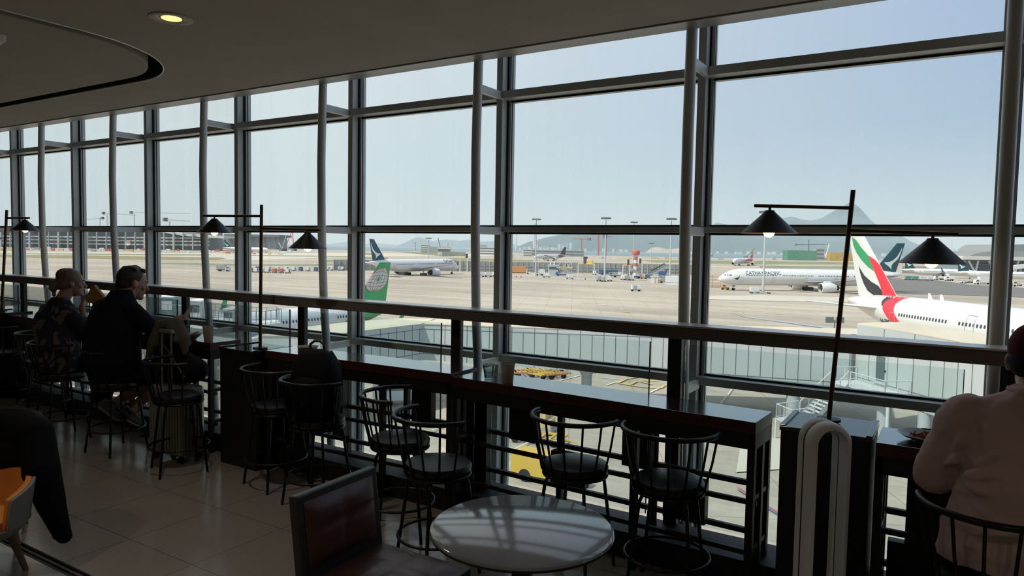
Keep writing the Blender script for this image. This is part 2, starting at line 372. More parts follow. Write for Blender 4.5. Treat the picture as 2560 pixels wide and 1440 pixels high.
counter('bar_table', 'long dark wood bar table with black lattice base, holding the glass tumbler and paper cup', 'table', (-2.70, 3.646), (-.791, 3.55), .31, .915, 1,
        boxes=[(.30, .50, .52, .76), (.62, .86, .3, .5), (1.10, 1.28, .5, .76), (1.36, 1.60, .26, .5), (.02, .12, .1, .76)])
counter('bar_table', 'dark wood bar table behind the stool that carries the black backpack', 'table', (-4.45, 3.60), (-2.72, 3.655), .31, .93, 2,
        boxes=[(.05, .25, .1, .76), (.50, .6, .3, .76), (1.25, 1.42, .5, .78), (1.55, 1.70, .1, .78)])
counter('bar_table', 'dark wood bar table where the man and the woman sit', 'table', (-8.72, 3.655), (-5.165, 3.628), .30, .92, 3, boxes=[(.1, .5, .2, .8), (1.2, 1.5, .4, .8)])
counter('bar_table', 'dark wood bar table at the right with the pasta plate on it', 'table', (-.262, 3.50), (2.6, 3.50), .34, .915, 4, boxes=[(.12, .5, .1, .76), (.05, .12, .05, .4)])
def cabinet(label, x0, x1, y0, y1, h, rz=0):
    o = thing('service_cabinet', label, 'cabinet', (x0, y0, 0), rz, 'black cabinets carrying the lamps')
    w, d = x1 - x0, y1 - y0
    MB().box((0, 0, 0), (w, d, h - .03)).build('body', 'black_frame', o, bevel=.004)
    MB().box((-.005, -.005, h - .03), (w + .005, d + .005, h - .008)).build('top_plate', 'black_gloss', o, bevel=.002)
    MB().box((-.005, -.005, h - .01), (.02, d + .005, h)).build('rim', 'black_gloss', o, bevel=.002)
    MB().box((w - .02, -.005, h - .01), (w + .005, d + .005, h)).build('rim', 'black_gloss', o, bevel=.002)
    MB().box((w * .5 - .002, -.003, .06), (w * .5 + .002, .001, h - .06)).build('door_gap', 'gasket', o)
    return o
cabinet('black glossy cabinet under the middle double lamp', -4.905, -4.475, 3.535, 3.885, .93)
cabinet('black glossy cabinet under the right lamp, behind the white air purifier', -.672, -.285, 3.54, 3.90, .93)
cabinet('black cabinet under the left lamp, half out of frame', -9.25, -8.76, 3.56, 3.92, .94)

# ================================================================= LAMPS
def lamp(label, base, top, sc, arms, labels=None):
    o = thing('double_arm_lamp', label, 'lamp', base, 0, 'double cone lamps on the cabinets')
    T = Vector(top) - Vector(base); R_ = .011 * sc
    MB().lathe([(.055, 0), (.055, .012), (.012, .018)], 20).build('base', 'lamp_black', o, smooth=40)
    MB().cyl((0, 0, .01), T, R_, n=14).build('pole', 'lamp_brass', o, smooth=40)
    for (z, e, drop, s, shr) in arms:      # attach height along pole, end point offset, shade position, radius
        k = z / T.z; A = T * k; E_ = A + Vector(e)
        MB().cyl(A, E_, R_ * .78, n=12).build('arm', 'lamp_brass', o, smooth=40)
        P = A + (E_ - A) * drop
        sh = MB().lathe([(.022 * s, -.022), (.026 * s, -.030), (shr, -.03 - shr * .78), (shr - .003, -.03 - shr * .78), (.022 * s, -.036), (.001, -.034)], 40, o=P).build('lamp_shade', ['lamp_black', 'lamp_inner'], o, smooth=40)
        for pl in sh.data.polygons:
            if pl.normal.z < -.2: pl.material_index = 1
        MB().cyl(P, P - Vector((0, 0, .03)), .007, n=10).build('stem', 'lamp_brass', o)
        bz = P.z - .03 - shr * .78 + .008
        MB().ell((P.x, P.y, bz), (shr * .21, shr * .21, shr * .21), 16, 10).build('bulb', 'bulb', o, smooth=60)
        pl_ = bpy.data.lights.new('bulb_light', 'POINT'); pl_.energy = .16; pl_.color = (1, .72, .42); pl_.shadow_soft_size = .03
        po = bpy.data.objects.new('bulb_light', pl_); C.objects.link(po); po.parent = o; po.location = (P.x, P.y, bz - .035)
    return o
b3 = Vector((-.49, 3.75, .93)); t3 = at(2133, 475, d=3.75)
lamp('tall double lamp with two black cone shades, the right one, above the air purifier', b3, t3, 1.0,
     [(at(2125, 520, d=3.75).z - .93, (-.45, 0, .018), .83, 1, .138), (at(2130, 576, d=3.75).z - .93, (.445, 0, -.016), .78, 1, .138)])
b2 = Vector((-4.535, 3.625, .93)); t2 = at(654, 512, d=3.625)
lamp('double lamp with two black cone shades, the middle one, left of the backpack', b2, t2, 1.15,
     [(at(652, 540, d=3.625).z - .93, (-.715, 0, .008), .80, 1, .138), (at(655, 571, d=3.625).z - .93, (.635, 0, -.012), .80, 1, .138)])
b1 = Vector((-8.96, 3.70, .94)); t1 = at(17, 525, u=-8.93)
lamp('double lamp with black cone shades at the left edge', b1, t1, 1.3, [(at(20, 545, u=-8.93).z - .94, (.40, .05, 0), .82, 1, .14), (at(12, 567, u=-8.93).z - .94, (-.6, 0, 0), .72, 1, .14)])

# ================================================================= STOOLS
def make_stool(label):
    o = thing('bar_stool', label, 'stool', (0, 0, 0), 0, 'black spindle-back bar stools')
    MB().lathe([(.01, .535), (.165, .54), (.178, .555), (.180, .575), (.172, .592), (.13, .602), (.05, .606), (.003, .607)], 40).build('seat', 'vinyl_black', o, smooth=50)
    MB().tube([(.172 * math.cos(a), .172 * math.sin(a), .535) for a in [2 * PI * i / 32 for i in range(32)]], .009, 8, closed=True).build('seat_ring', 'stool_black', o, smooth=60)
    R_ = .24; z = .850; a0 = -90 - 92; a1 = -90 + 92
    MB().tube([(R_ * math.cos(rad(a0 + (a1 - a0) * i / 40)), R_ * math.sin(rad(a0 + (a1 - a0) * i / 40)), z) for i in range(41)], .0125, 10).build('back_rail', 'stool_black', o, smooth=60)
    for i in range(8):
        a = rad(-90 + (i - 3.5) * 24.5); c, s_ = math.cos(a), math.sin(a)
        MB().tube([(R_ * c, R_ * s_, z), (.215 * c, .215 * s_, .70), (.19 * c, .19 * s_, .60), (.182 * c, .182 * s_, .555), (.165 * c, .165 * s_, .53), (.12 * c, .12 * s_, .527)], .0062, 8).build('spindle', 'stool_black', o, smooth=60)
    for i in range(4):
        a = rad(45 + 90 * i); c, s_ = math.cos(a), math.sin(a)
        MB().tube([(.10 * c, .10 * s_, .528), (.148 * c, .148 * s_, .522), (.166 * c, .166 * s_, .49), (.17 * c, .17 * s_, .46), (.235 * c, .235 * s_, 0)], .0095, 10).build('leg', 'stool_black', o, smooth=60)
    MB().tube([(.213 * math.cos(2 * PI * i / 40), .213 * math.sin(2 * PI * i / 40), .2) for i in range(40)], .008, 8, closed=True).build('foot_ring', 'stool_black', o, smooth=60)
    return o
st = make_stool('empty black bar stool in front of the long bar table, second from its right end')
st.location = (-1.70, 3.42, 0); st.rotation_euler = (0, 0, rad(-2))
for x, y, a, l in ((-1.185, 3.45, 6, 'empty black bar stool nearest the open end of the long bar table'),
                   (-2.31, 3.0, -22, 'empty black bar stool pulled out beside the round table and brown chair'),
                   (-2.81, 3.27, -62, 'empty black bar stool turned sideways, its open side facing right'),
                   (-3.572, 3.32, -8, 'black bar stool with the black backpack on its seat'),
                   (-4.126, 3.44, -10, 'empty black bar stool just left of the backpack'),
                   (-4.98, 3.23, -22, 'black bar stool in front of the suitcase, dark bag on it'),
                   (-5.86, 3.24, 4, 'black bar stool the man in navy sits on'),
                   (-6.62, 3.18, -6, 'black bar stool the blonde woman sits on'),
                   (-7.40, 3.42, -28, 'empty black bar stool left of the woman'),
                   (-8.28, 3.45, 0, 'black bar stool at the far left edge'),
                   (.16, 3.075, 4, 'black bar stool under the person in the pink sweatshirt')):
    dup(st, (x, y, 0), rad(a), l)

# ================================================================= OUTSIDE: ground, sea, hills
def cz(X, Z, z): return r0 * X + f0 * Z + Vector((0, 0, z))
AM = bpy.data.materials.new('apron_concrete'); AM.use_nodes = True; n = AM.node_tree; b = n.nodes['Principled BSDF']; MATS['apron_concrete'] = AM
t = n.nodes.new('ShaderNodeTexCoord'); mp = n.nodes.new('ShaderNodeMapping'); mp.inputs['Rotation'].default_value = (0, 0, rad(-27)); n.links.new(t.outputs['Object'], mp.inputs[0])
br = n.nodes.new('ShaderNodeTexBrick'); br.offset = 0; br.inputs['Scale'].default_value = 1; br.inputs['Brick Width'].default_value = 6.5; br.inputs['Row Height'].default_value = 6.5
br.inputs['Mortar Size'].default_value = .035; br.inputs['Mortar Smooth'].default_value = .1
br.inputs['Color1'].default_value = (.50, .445, .365, 1); br.inputs['Color2'].default_value = (.475, .425, .35, 1); br.inputs['Mortar'].default_value = (.30, .27, .23, 1); n.links.new(mp.outputs[0], br.inputs[0])
def nmul(prev, scl, vec, lo, hi, p0=.35, p1=.65, rotz=0, det=4):
    m2 = n.nodes.new('ShaderNodeMapping'); m2.inputs['Scale'].default_value = vec; m2.inputs['Rotation'].default_value = (0, 0, rotz); n.links.new(t.outputs['Object'], m2.inputs[0])
    z = n.nodes.new('ShaderNodeTexNoise'); z.inputs['Scale'].default_value = scl; z.inputs['Detail'].default_value = det; n.links.new(m2.outputs[0], z.inputs['Vector'])
    r = n.nodes.new('ShaderNodeMapRange'); r.inputs['From Min'].default_value = p0; r.inputs['From Max'].default_value = p1; r.inputs['To Min'].default_value = lo; r.inputs['To Max'].default_value = hi; n.links.new(z.outputs[0], r.inputs['Value'])
    q = n.nodes.new('ShaderNodeMix'); q.data_type = 'RGBA'; q.blend_type = 'MULTIPLY'; q.inputs[0].default_value = 1; n.links.new(prev, q.inputs[6]); n.links.new(r.outputs[0], q.inputs[7]); return q.outputs[2]
o_ = nmul(br.outputs[0], .02, (1, 1, 1), .86, 1.1); o_ = nmul(o_, .09, (.12, 1.6, 1), .84, 1.06, rotz=rad(-26)); o_ = nmul(o_, .25, (.05, 2.2, 1), .90, 1.05, .4, .7, rotz=rad(-34)); o_ = nmul(o_, 1.2, (1, 1, 1), .94, 1.05)
n.links.new(o_, b.inputs['Base Color']); b.inputs['Roughness'].default_value = .9; b.inputs['Specular IOR Level'].default_value = .2
mat('grass_dry', (.27, .24, .12), .95, var=.12, scale=.05); mat('grass_green', (.22, .24, .13), .95, var=.15, scale=.05)
mat('asphalt', (.17, .165, .155), .9, var=.15, scale=.08, stretch=(1, 4, 1)); mat('taxiway', (.56, .52, .44), .9, var=.06, scale=.03)
mat('sea_water', (.10, .17, .18), .35, var=.1, scale=.002); mat('paint_white', (.75, .73, .66), .8); mat('paint_yellow', (.62, .45, .12), .8); mat('paint_red', (.6, .12, .1), .8); mat('paint_blue', (.12, .2, .45), .8)
mat('rubble', (.45, .41, .35), .95, var=.3, scale=.06); mat('hill_green', (.055, .075, .05), .95, var=.25, scale=.004); mat('hill_far', (.06, .08, .06), .95); mat('quarry_tan', (.42, .34, .24), .95, var=.2, scale=.01)
island = [cz(-700, 12, GZ), cz(-4, 5.2, GZ), cz(900, 5.2, GZ), cz(1500, 400, GZ), g(2620, 651), g(2200, 648), g(1990, 645), g(1800, 645), g(1640, 642), g(1500, 639), g(1380, 634), g(1260, 631), g(1000, 628), g(820, 625), cz(-900, 2000, GZ), cz(-2500, 1200, GZ)]
k = len(island); vs = [Vector((p.x, p.y, GZ)) for p in island] + [Vector((p.x, p.y, GZ - 6)) for p in island]
# the apron reaches under the terminal
vs[0] = vs[0]; a_ = MB().add(vs, [tuple(range(k)), tuple(range(2 * k - 1, k - 1, -1))] + [(i, (i + 1) % k, k + (i + 1) % k, k + i) for i in range(k)]).build('apron_ground', 'apron_concrete'); struct(a_)
w_ = MB().box((-14000, 500, GZ - 8.2), (9000, 16000, GZ - 5)).build('sea', 'sea_water'); struct(w_)
LV = [0.02]
def flat(name, px, m_, kind='structure', label=None, cat=None):
    LV[0] += .004; z = GZ + LV[0]; P = [g(x, y, z) for x, y in px]; P = [(p.x, p.y) for p in P]
    o = MB().prism(P, z - .01, z).build(name, m_); o['kind'] = kind
    if label: tag(o, label, cat)
    return o
flat('taxiway', [(0, 628), (560, 633), (900, 632), (1240, 636), (1240, 640), (900, 641), (640, 650), (0, 635.5)], 'taxiway')
for P in ([(0, 636), (150, 637.5), (340, 640.5), (556, 644), (566, 647), (540, 650), (340, 649), (150, 645.5), (0, 643)],):
    flat('grass_verge', P, 'grass_dry')
for P in ([(0, 632.5), (340, 635), (520, 636), (530, 638), (500, 639), (340, 638), (0, 634.2)], [(395, 658), (500, 657.8), (620, 660.5), (790, 660), (905, 657), (905, 662), (790, 665), (620, 664), (500, 662.5), (400, 660)],
          [(600, 637.5), (900, 640.5), (900, 642.5), (600, 639.5)], [(806, 650), (905, 648), (905, 652), (806, 655)], [(905, 632), (960, 633), (950, 638), (905, 637)], [(905, 643), (970, 643.5), (970, 648), (905, 647)],
          [(985, 628), (1060, 631), (1150, 640), (1110, 641), (1030, 634)], [(1120, 645), (1250, 647), (1250, 652), (1120, 651)], [(1275, 649), (1335, 650), (1330, 654), (1275, 653)], [(1600, 650), (1860, 652), (1990, 654), (2170, 657), (2170, 661), (1860, 660), (1640, 656)], [(1900, 664.5), (2170, 667), (2170, 672), (1900, 669)]):
    flat('grass_verge', P, 'grass_green')
flat('asphalt_lane', [(2160, 696), (2330, 699), (2420, 711), (2600, 722), (2600, 745), (2400, 738), (2240, 734), (2160, 730)], 'asphalt')
flat('asphalt_lane', [(1770, 740), (1900, 738), (2150, 744), (2150, 756), (1900, 752), (1770, 748)], 'taxiway')
flat('asphalt_lane', [(1840, 1180), (1990, 1170), (1990, 1100), (1930, 1095), (1850, 1120)], 'taxiway')
def stroke(x0, y0, x1, y1, w, m_):
    LV[0] += .004; z = GZ + LV[0]; a = g(x0, y0, z); b_ = g(x1, y1, z)
    o = MB().beam(a, b_, w, .008).build('painted_line', m_); o['kind'] = 'structure'
for s_ in ((1400, 951, 1451, 938, .18, 'paint_white'), (1517, 962, 1561, 949, .18, 'paint_white'), (1490, 942, 1561, 949, .15, 'paint_white'), (1625, 981, 1665, 962, .18, 'paint_white'),
           (1545, 957, 1568, 946, .3, 'paint_yellow'), (1545, 957, 1600, 966, .3, 'paint_yellow'), (1600, 966, 1652, 970, .3, 'paint_yellow'), (1652, 970, 1662, 962, .3, 'paint_yellow'), (1568, 946, 1600, 941, .3, 'paint_yellow'), (1600, 953, 1630, 960, .3, 'paint_yellow'), (1600, 950, 1648, 951, .3, 'paint_yellow'), (1578, 960, 1592, 952, .3, 'paint_yellow'),
           (1843, 1217, 1946, 1281, .12, 'paint_red'), (1843, 1221, 1946, 1286, .10, 'paint_blue'), (1453, 757, 1515, 758, .35, 'paint_yellow'), (1553, 778, 1580, 781, .4, 'paint_yellow'), (1720, 775, 1750, 778, .5, 'paint_yellow'), (1505, 762, 1530, 760, .3, 'paint_white'), (1600, 702, 1760, 722, .5, 'paint_white'),
           (1830, 776, 1860, 779, .4, 'paint_yellow'), (1930, 783, 1955, 784, .4, 'paint_yellow'), (2300, 712, 2330, 713, .6, 'paint_white'), (2265, 711, 2288, 711.5, .5, 'paint_white'), (2336, 717, 2362, 718, .5, 'paint_white'),
           (1970, 692, 2200, 700, .4, 'paint_white'), (1880, 905, 1745, 1085, .1, 'paint_white'), (1275, 1010, 1330, 985, .14, 'paint_white'), (1080, 1075, 1140, 1050, .12, 'paint_white'), (1270, 1130, 1360, 1085, .12, 'paint_white')):
    stroke(*s_)
# hills: outline given as (pixel x, pixel y) of the ridge, at distance Z
def hill(name, pts, Z, dep, m_, zb=GZ - 6, rough=18, seed=0, N=110, Mr=16):
    xs = [p[0] for p in pts]; rows = []
    def hy(x):
        for (a, b_), (c, d_) in zip(pts, pts[1:]):
            if a <= x <= c: return b_ + (d_ - b_) * (x - a) / (c - a + 1e-9)
        return pts[-1][1]
    mb = MB(); V_ = []
    for j in range(Mr + 1):
        v = j / Mr; prof = math.sin(min(1, v / .55) * PI / 2) ** 1.1 if v <= .55 else math.cos((v - .55) / .45 * PI / 2)
        for i in range(N + 1):
            x = xs[0] + (xs[-1] - xs[0]) * i / N; top = at(x, hy(x), Z=Z).z; Zc = Z - dep * .55 + dep * v
            base = at(x, 620, Z=Zc); h = zb + max(0, top - zb) * prof
            if 0 < v < 1: h += (noise.noise(Vector((base.x * .0022, base.y * .0022, seed))) * rough + noise.noise(Vector((base.x * .008, base.y * .008, seed + 5))) * rough * .4) * min(1, (top - zb) / 80) * (1 - abs(v - .55) ** .5 * .3 if abs(v - .55) > .03 else .12)
            V_.append((base.x, base.y, max(zb - 1, h)))
    fs = [(j * (N + 1) + i, j * (N + 1) + i + 1, (j + 1) * (N + 1) + i + 1, (j + 1) * (N + 1) + i) for j in range(Mr) for i in range(N)]
    o = mb.add(V_, fs).build(name, m_, smooth=80, fix=False); struct(o); return o
hill('hill_peak', [(1770, 640), (1782, 562), (1795, 560), (1820, 564.5), (1852, 565), (1880, 569), (1915, 560), (1950, 546), (1975, 541), (2000, 550), (2025, 554), (2050, 546), (2072, 533), (2095, 521), (2108, 512), (2116, 507), (2122, 505), (2131, 509), (2145, 519), (2158, 533), (2170, 546), (2185, 560), (2205, 571), (2240, 586), (2253, 591), (2275, 603), (2300, 612), (2330, 622), (2380, 634)], 7600, 1800, 'hill_green', rough=34, seed=1)
hill('hill_coast', [(1270, 627), (1300, 615), (1315, 607), (1340, 600), (1355, 595.5), (1375, 591), (1395, 586.5), (1425, 583.5), (1480, 576), (1560, 570), (1650, 573), (1740, 574), (1800, 580), (1870, 588), (1950, 592), (2050, 600), (2130, 606), (2200, 610), (2260, 618), (2330, 632)], 6200, 1500, 'hill_green', rough=30, seed=3)
hill('hill_far_range', [(985, 617), (1015, 606), (1030, 597), (1047, 593), (1064, 598), (1082, 604), (1100, 600), (1116, 598), (1135, 600), (1147, 602), (1170, 599), (1190, 604), (1215, 603), (1240, 602), (1262, 606), (1290, 612), (1310, 618)], 10500, 1500, 'hill_far', rough=20, seed=4, N=60)
hill('hill_far_islet', [(800, 613), (830, 609), (850, 607), (870, 604), (885, 606), (905, 610), (940, 608), (985, 612), (1010, 616)], 13500, 1500, 'hill_far', rough=14, seed=6, N=40)
hill('quarry_mound', [(1606, 634), (1618, 628), (1628, 620), (1640, 617), (1655, 619), (1668, 623), (1685, 622), (1700, 620.5), (1712, 623), (1735, 631)], 4900, 500, 'quarry_tan', rough=6, seed=8, N=40)
# haze over the bay: thin scattering air from the runway outwards
HM = bpy.data.materials.new('sea_haze'); HM.use_nodes = True; n = HM.node_tree; n.nodes.clear(); o_ = n.nodes.new('ShaderNodeOutputMaterial'); vs_ = n.nodes.new('ShaderNodeVolumeScatter')
vs_.inputs["Color"].default_value = (.62, .82, 1.0, 1); vs_.inputs["Density"].default_value = 0.00015; vs_.inputs['Anisotropy'].default_value = 0.0; n.links.new(vs_.outputs[0], o_.inputs['Volume']); MATS['sea_haze'] = HM
hz = MB().box((-14000, 900, GZ - 4), (9000, 15500, 330)).build('haze', 'sea_haze'); tag(hz, 'pale sea haze in front of the hills', 'haze', kind='stuff')

# ================================================================= AIRCRAFT
mat("air_white", (.72, .73, .72), .3, coat=.3); mat('air_grey', (.42, .44, .46), .35, .2); mat('air_belly', (.55, .57, .58), .4)
mat('cabin_window', (.05, .06, .07), .2); mat('tail_teal', (.022, .085, .105), .35); mat('brush_white', (.72, .76, .76), .4); mat('letter_teal', (.02, .07, .09), .4)
mat('tail_green', (.05, .36, .13), .35); mat('globe_white', (.62, .60, .58), .4); mat('globe_line', (.25, .16, .15), .5); mat('globe_orange', (.75, .25, .14), .5)
mat('flag_green', (.03, .33, .13), .35); mat('flag_red', (.80, .035, .055), .35); mat('flag_black', (.03, .032, .04), .35)
mat('tyre', (.012, .012, .013), .8); mat('engine_dark', (.03, .032, .035), .5); mat('hk_red', (.62, .05, .045), .35); mat('hk_gold', (.85, .45, .04), .35); mat('plum', (.13, .06, .075), .4); mat('navy_letter', (.02, .03, .06), .5)
mat('door_line', (.40, .41, .42), .5); mat('gear_grey', (.45, .46, .47), .5)
def airfoil(c, th, n=12):
    P = []
    for i in range(n):
        a = 2 * PI * i / n; x = (1 - math.cos(a)) / 2; y = th * c * 1.4 * (math.sqrt(max(x, 0)) - x) * (1 if a < PI else -1)
        P.append((-x * c, y))
    return P
class Plane:
    """local frame: +x nose, y left, z up, wheels on z=0; nose tip at x=0"""
    def __init__(s, name, label, L, D, span, H, wx, livery, loc, rz, zc=None, wroot=None, eng=1, engr=None, fin_c=(7.5, 3.0), nwin=70, win=(.26, .40, .53), body='air_white', belly=None, dz=(0,), group=None, winglet=0, side=(1, -1), fin_x=None, fsweep=.85, gear2=3):
        s.L, s.D, s.H = L, D, H; R = D / 2; s.R = R; s.zc = zc or D * .5 + D * .33; zc = s.zc
        o = s.o = thing(name, label, 'airplane', loc, rz, group); s.fm = livery
        prof = [(.0, .02, -.17), (.04, .09, -.17), (.12, .165, -.16), (.28, .26, -.13), (.5, .345, -.09), (.8, .425, -.045), (1.15, .475, -.015), (1.6, .498, 0), (2.0, .5, 0)]
        T = L / D; prof += [(T - 3.6, .5, 0), (T - 3.0, .485, .012), (T - 2.4, .45, .045), (T - 1.8, .385, .105), (T - 1.2, .30, .17), (T - .7, .20, .215), (T - .3, .12, .245), (T - .05, .065, .26), (T, .03, .262)]
        s.prof = prof; n_ = 28; rings = []
        for a, r, dzz in prof: rings.append([(-a * D, math.cos(2 * PI * q / n_) * r * D, zc + dzz * D + math.sin(2 * PI * q / n_) * r * D) for q in range(n_)])
        mb = MB().loft(rings)
        w, h, sp = win; x = -2.0 * D * .62
        i = 0
        while x > -(L - 2.6 * D) and nwin:
            x -= sp; i += 1
            if i % 23 in (0, 1, 2): continue
            for sd in side:
                q = []
                for ax, az in ((-w * .5, -h * .3), (-w * .25, -h * .5), (w * .25, -h * .5), (w * .5, -h * .3), (w * .5, h * .3), (w * .25, h * .5), (-w * .25, h * .5), (-w * .5, h * .3)):
                    p = s.fus(x + ax, zc + .11 * D + az, sd, .015); q.append(p)
                mb.add(q, [tuple(range(8))], 1)
        # cockpit glass
        for sd in (1, -1):
            for k in range(3):
                q = [s.fus(-(.30 + .13 * k) * D + a, zc + b_, sd, .02) for a, b_ in ((0, .055 * D - .02 * k * D * 0), (-.11 * D, .055 * D), (-.11 * D, .145 * D), (-.02 * D, .125 * D))]
                mb.add(q, [(0, 1, 2, 3)], 1)
        s.f = mb.build('fuselage', [body, 'cabin_window'], o, smooth=35, fix=False)
        # wings
        wz = zc - .30 * D; rc = wroot or span * .2; half = span / 2
        def wing(sd):
            st = [(0, 0, rc, .12, 0), (half * .32, half * .32 * .66, rc * .56, .11, half * .32 * .09), (half * .97, half * .97 * .56 + .4, rc * .19, .09, half * .97 * .10), (half, half * .62, rc * .10, .08, half * .105)]
            rings = [[(wx + rc * .42 - b_ + px, sd * y_, wz + z_ + pz) for px, pz in airfoil(c, th)] for y_, b_, c, th, z_ in st]
            return MB().loft(rings).build('wing', 'air_grey', o, smooth=50)
        for sd in (1, -1):
            wg = wing(sd)
            tipz = wz + half * .105; tx = wx + rc * .42 - half * .62
            if winglet: MB().loft([[(tx + px, sd * (half - .1) + py, tipz) for px, py in airfoil(rc * .16, .1)], [(tx - 1.5 + px * .5, sd * (half + winglet * .25) + py, tipz + winglet) for px, py in airfoil(rc * .16, .1)]]).build('winglet', livery, wg, smooth=50)
            if eng:
                er = engr or D * .27; ey = sd * half * .33; ex = wx + rc * .42 - half * .33 * .62 + er * 1.1; ez = wz - er * .95 + .4
                e = MB().lathe([(er * .80, 0), (er * .93, .12), (er, er * .6), (er * .98, er * 1.6), (er * .80, er * 2.9), (er * .74, er * 2.92), (er * .55, er * 2.6)], 28, axis='x', o=(0, 0, 0), cap=False)
                e.v = [(ex - v[0] + er * .6, ey + v[1], ez + v[2]) for v in e.v]; e = e.build('engine', 'air_white' if eng == 1 else 'air_grey', wg, smooth=50)
                q = MB().lathe([(.02, -.1), (er * .25, er * .45), (er * .80, er * .5)], 20, axis='x', cap=True); q.v = [(ex - v[0] + er * .6, ey + v[1], ez + v[2]) for v in q.v]; q.build('fan', 'engine_dark', e, smooth=50)
                q = MB().lathe([(er * .76, er * 2.7), (er * .5, er * 2.75), (er * .42, er * 3.6), (er * .2, er * 3.65), (.02, er * 4.1)], 20, axis='x'); q.v = [(ex - v[0] + er * .6, ey + v[1], ez + v[2]) for v in q.v]; q.build('exhaust', 'engine_dark', e, smooth=50)
                MB().box((ex - er * 2.6, ey - .18, ez + er * .8), (ex - er * .1, ey + .18, wz + half * .33 * .09)).build('pylon', 'air_white', wg, bevel=.05)
            MB().loft([[(-(L - 1.9 * D) - b_ + px, sd * y_, zc + .16 * D + z_ + pz) for px, pz in airfoil(c, .1)] for y_, b_, c, z_ in ((.2, 0, fin_c[0] * .78, 0), (span * .165, span * .165 * .7, fin_c[0] * .27, span * .012))]).build('tailplane', 'air_white', o, smooth=50)
        # fin
        fb = zc + .40 * D; s.fb = fb; s.fx = fin_x or -(L - fin_c[0] - .9 * D * .35 - .6); s.fc = fin_c; s.fsw = (H - fb) * fsweep
        s.fin = MB().loft([[(s.fx - (t_ * s.fsw) + px, py, fb + (H - fb) * t_) for px, py in airfoil(fin_c[0] + (fin_c[1] - fin_c[0]) * t_, .085)] for t_ in (0, .5, 1)]).build('fin', livery, o, smooth=50)
        # gear
        def bogie(nm, gx, gy, wr, nx, top):
            gq = MB().cyl((gx, gy, wr), (gx, gy, top), wr * .22, n=8).beam((gx, gy, wr + .1), (gx + 1.2, gy * .7, top), .12, .12).build(nm, 'gear_grey', o)
            for ix in range(nx):
                for sy in (-1, 1):
                    cx_ = gx + (ix - (nx - 1) / 2) * wr * 2.15
                    MB().cyl((cx_, gy + sy * wr * .45, wr), (cx_, gy + sy * wr * .95, wr), wr, n=16).build('wheel', 'tyre', gq, smooth=40)
        mg = wx - D * .35
        s.mg = mg
        tr = D * .85
        for sy in (1, -1): bogie('main_gear', mg, sy * tr, D * .105, gear2, wz + .2)
        bogie('nose_gear', -D * .98, 0, D * .075, 1, zc - .4 * D)
    def pr(s, x):
        a = -x / s.D; P = s.prof
        for (a0, r0_, d0), (a1, r1, d1) in zip(P, P[1:]):
            if a <= a1: k = max(0, (a - a0) / (a1 - a0)); return (r0_ + (r1 - r0_) * k) * s.D, (d0 + (d1 - d0) * k) * s.D
        return P[-1][1] * s.D, P[-1][2] * s.D
    def fus(s, x, z, sd, off=.02):
        r, dz = s.pr(x); h = z - (s.zc + dz); h = max(-r * .99, min(r * .99, h)); return (x, sd * (math.sqrt(r * r - h * h) + off), s.zc + dz + h)
    def finp(s, c, t, sd, off=.03):
        """c: chord fraction from the leading edge, t: height fraction"""
        cc = s.fc[0] + (s.fc[1] - s.fc[0]) * t; c = max(.002, min(.998, c)); th = .085 * cc * 1.4 * (math.sqrt(c) - c)
        return (s.fx - t * s.fsw - c * cc, sd * (th + off), s.fb + (s.H - s.fb) * t)
    def findec(s, polys, m_, name='fin_emblem', side=(1, -1), ml=.06):
        for sd in side: decal(polys, lambda c, t: s.finp(c, t, sd), m_, name, s.fin, ml)
    def text(s, txt, x0, z0, size, m_, sd, sx=1.0, bold=0.0):
        po = textpolys(txt, size, sx, 0, bold)
        if sd == 1: return decal(po, lambda a, b_: s.fus(x0 - a, z0 + b_, 1, .03), m_, 'lettering', s.f, .6)
        return decal(po, lambda a, b_: s.fus(x0 + a, z0 + b_, -1, .03), m_, 'lettering', s.f, .6)
    def door(s, x, sd, w=1.1, h=1.9, z=None, m_='door_line'):
        z = s.zc - .32 * s.D + .0 if z is None else z; mb = MB(); P = [(x - w / 2, z), (x + w / 2, z), (x + w / 2, z + h), (x - w / 2, z + h)]
        pts = []
        for (a, b_), (c, d_) in zip(P, P[1:] + P[:1]): pts += [s.fus(a + (c - a) * k / 6, b_ + (d_ - b_) * k / 6, sd, .01) for k in range(6)]
        mb.tube(pts, .045, 5, closed=True).build('door', m_, s.f)
BR = [[(.83, .86), (.80, .70), (.74, .54), (.60, .40), (.42, .345), (.16, .335), (.30, .27), (.22, .20), (.36, .225), (.52, .20), (.74, .10), (.66, .22), (.68, .30), (.84, .44), (.90, .60), (.90, .74)]]
BR = [[(.83, .86), (.80, .70), (.74, .54), (.88, .50), (.90, .64), (.89, .76)], [(.74, .54), (.60, .41), (.42, .345), (.30, .27), (.52, .20), (.66, .22), (.68, .30), (.84, .44), (.88, .50)], [(.42, .345), (.14, .335), (.30, .27)], [(.52, .20), (.74, .09), (.66, .22)]]
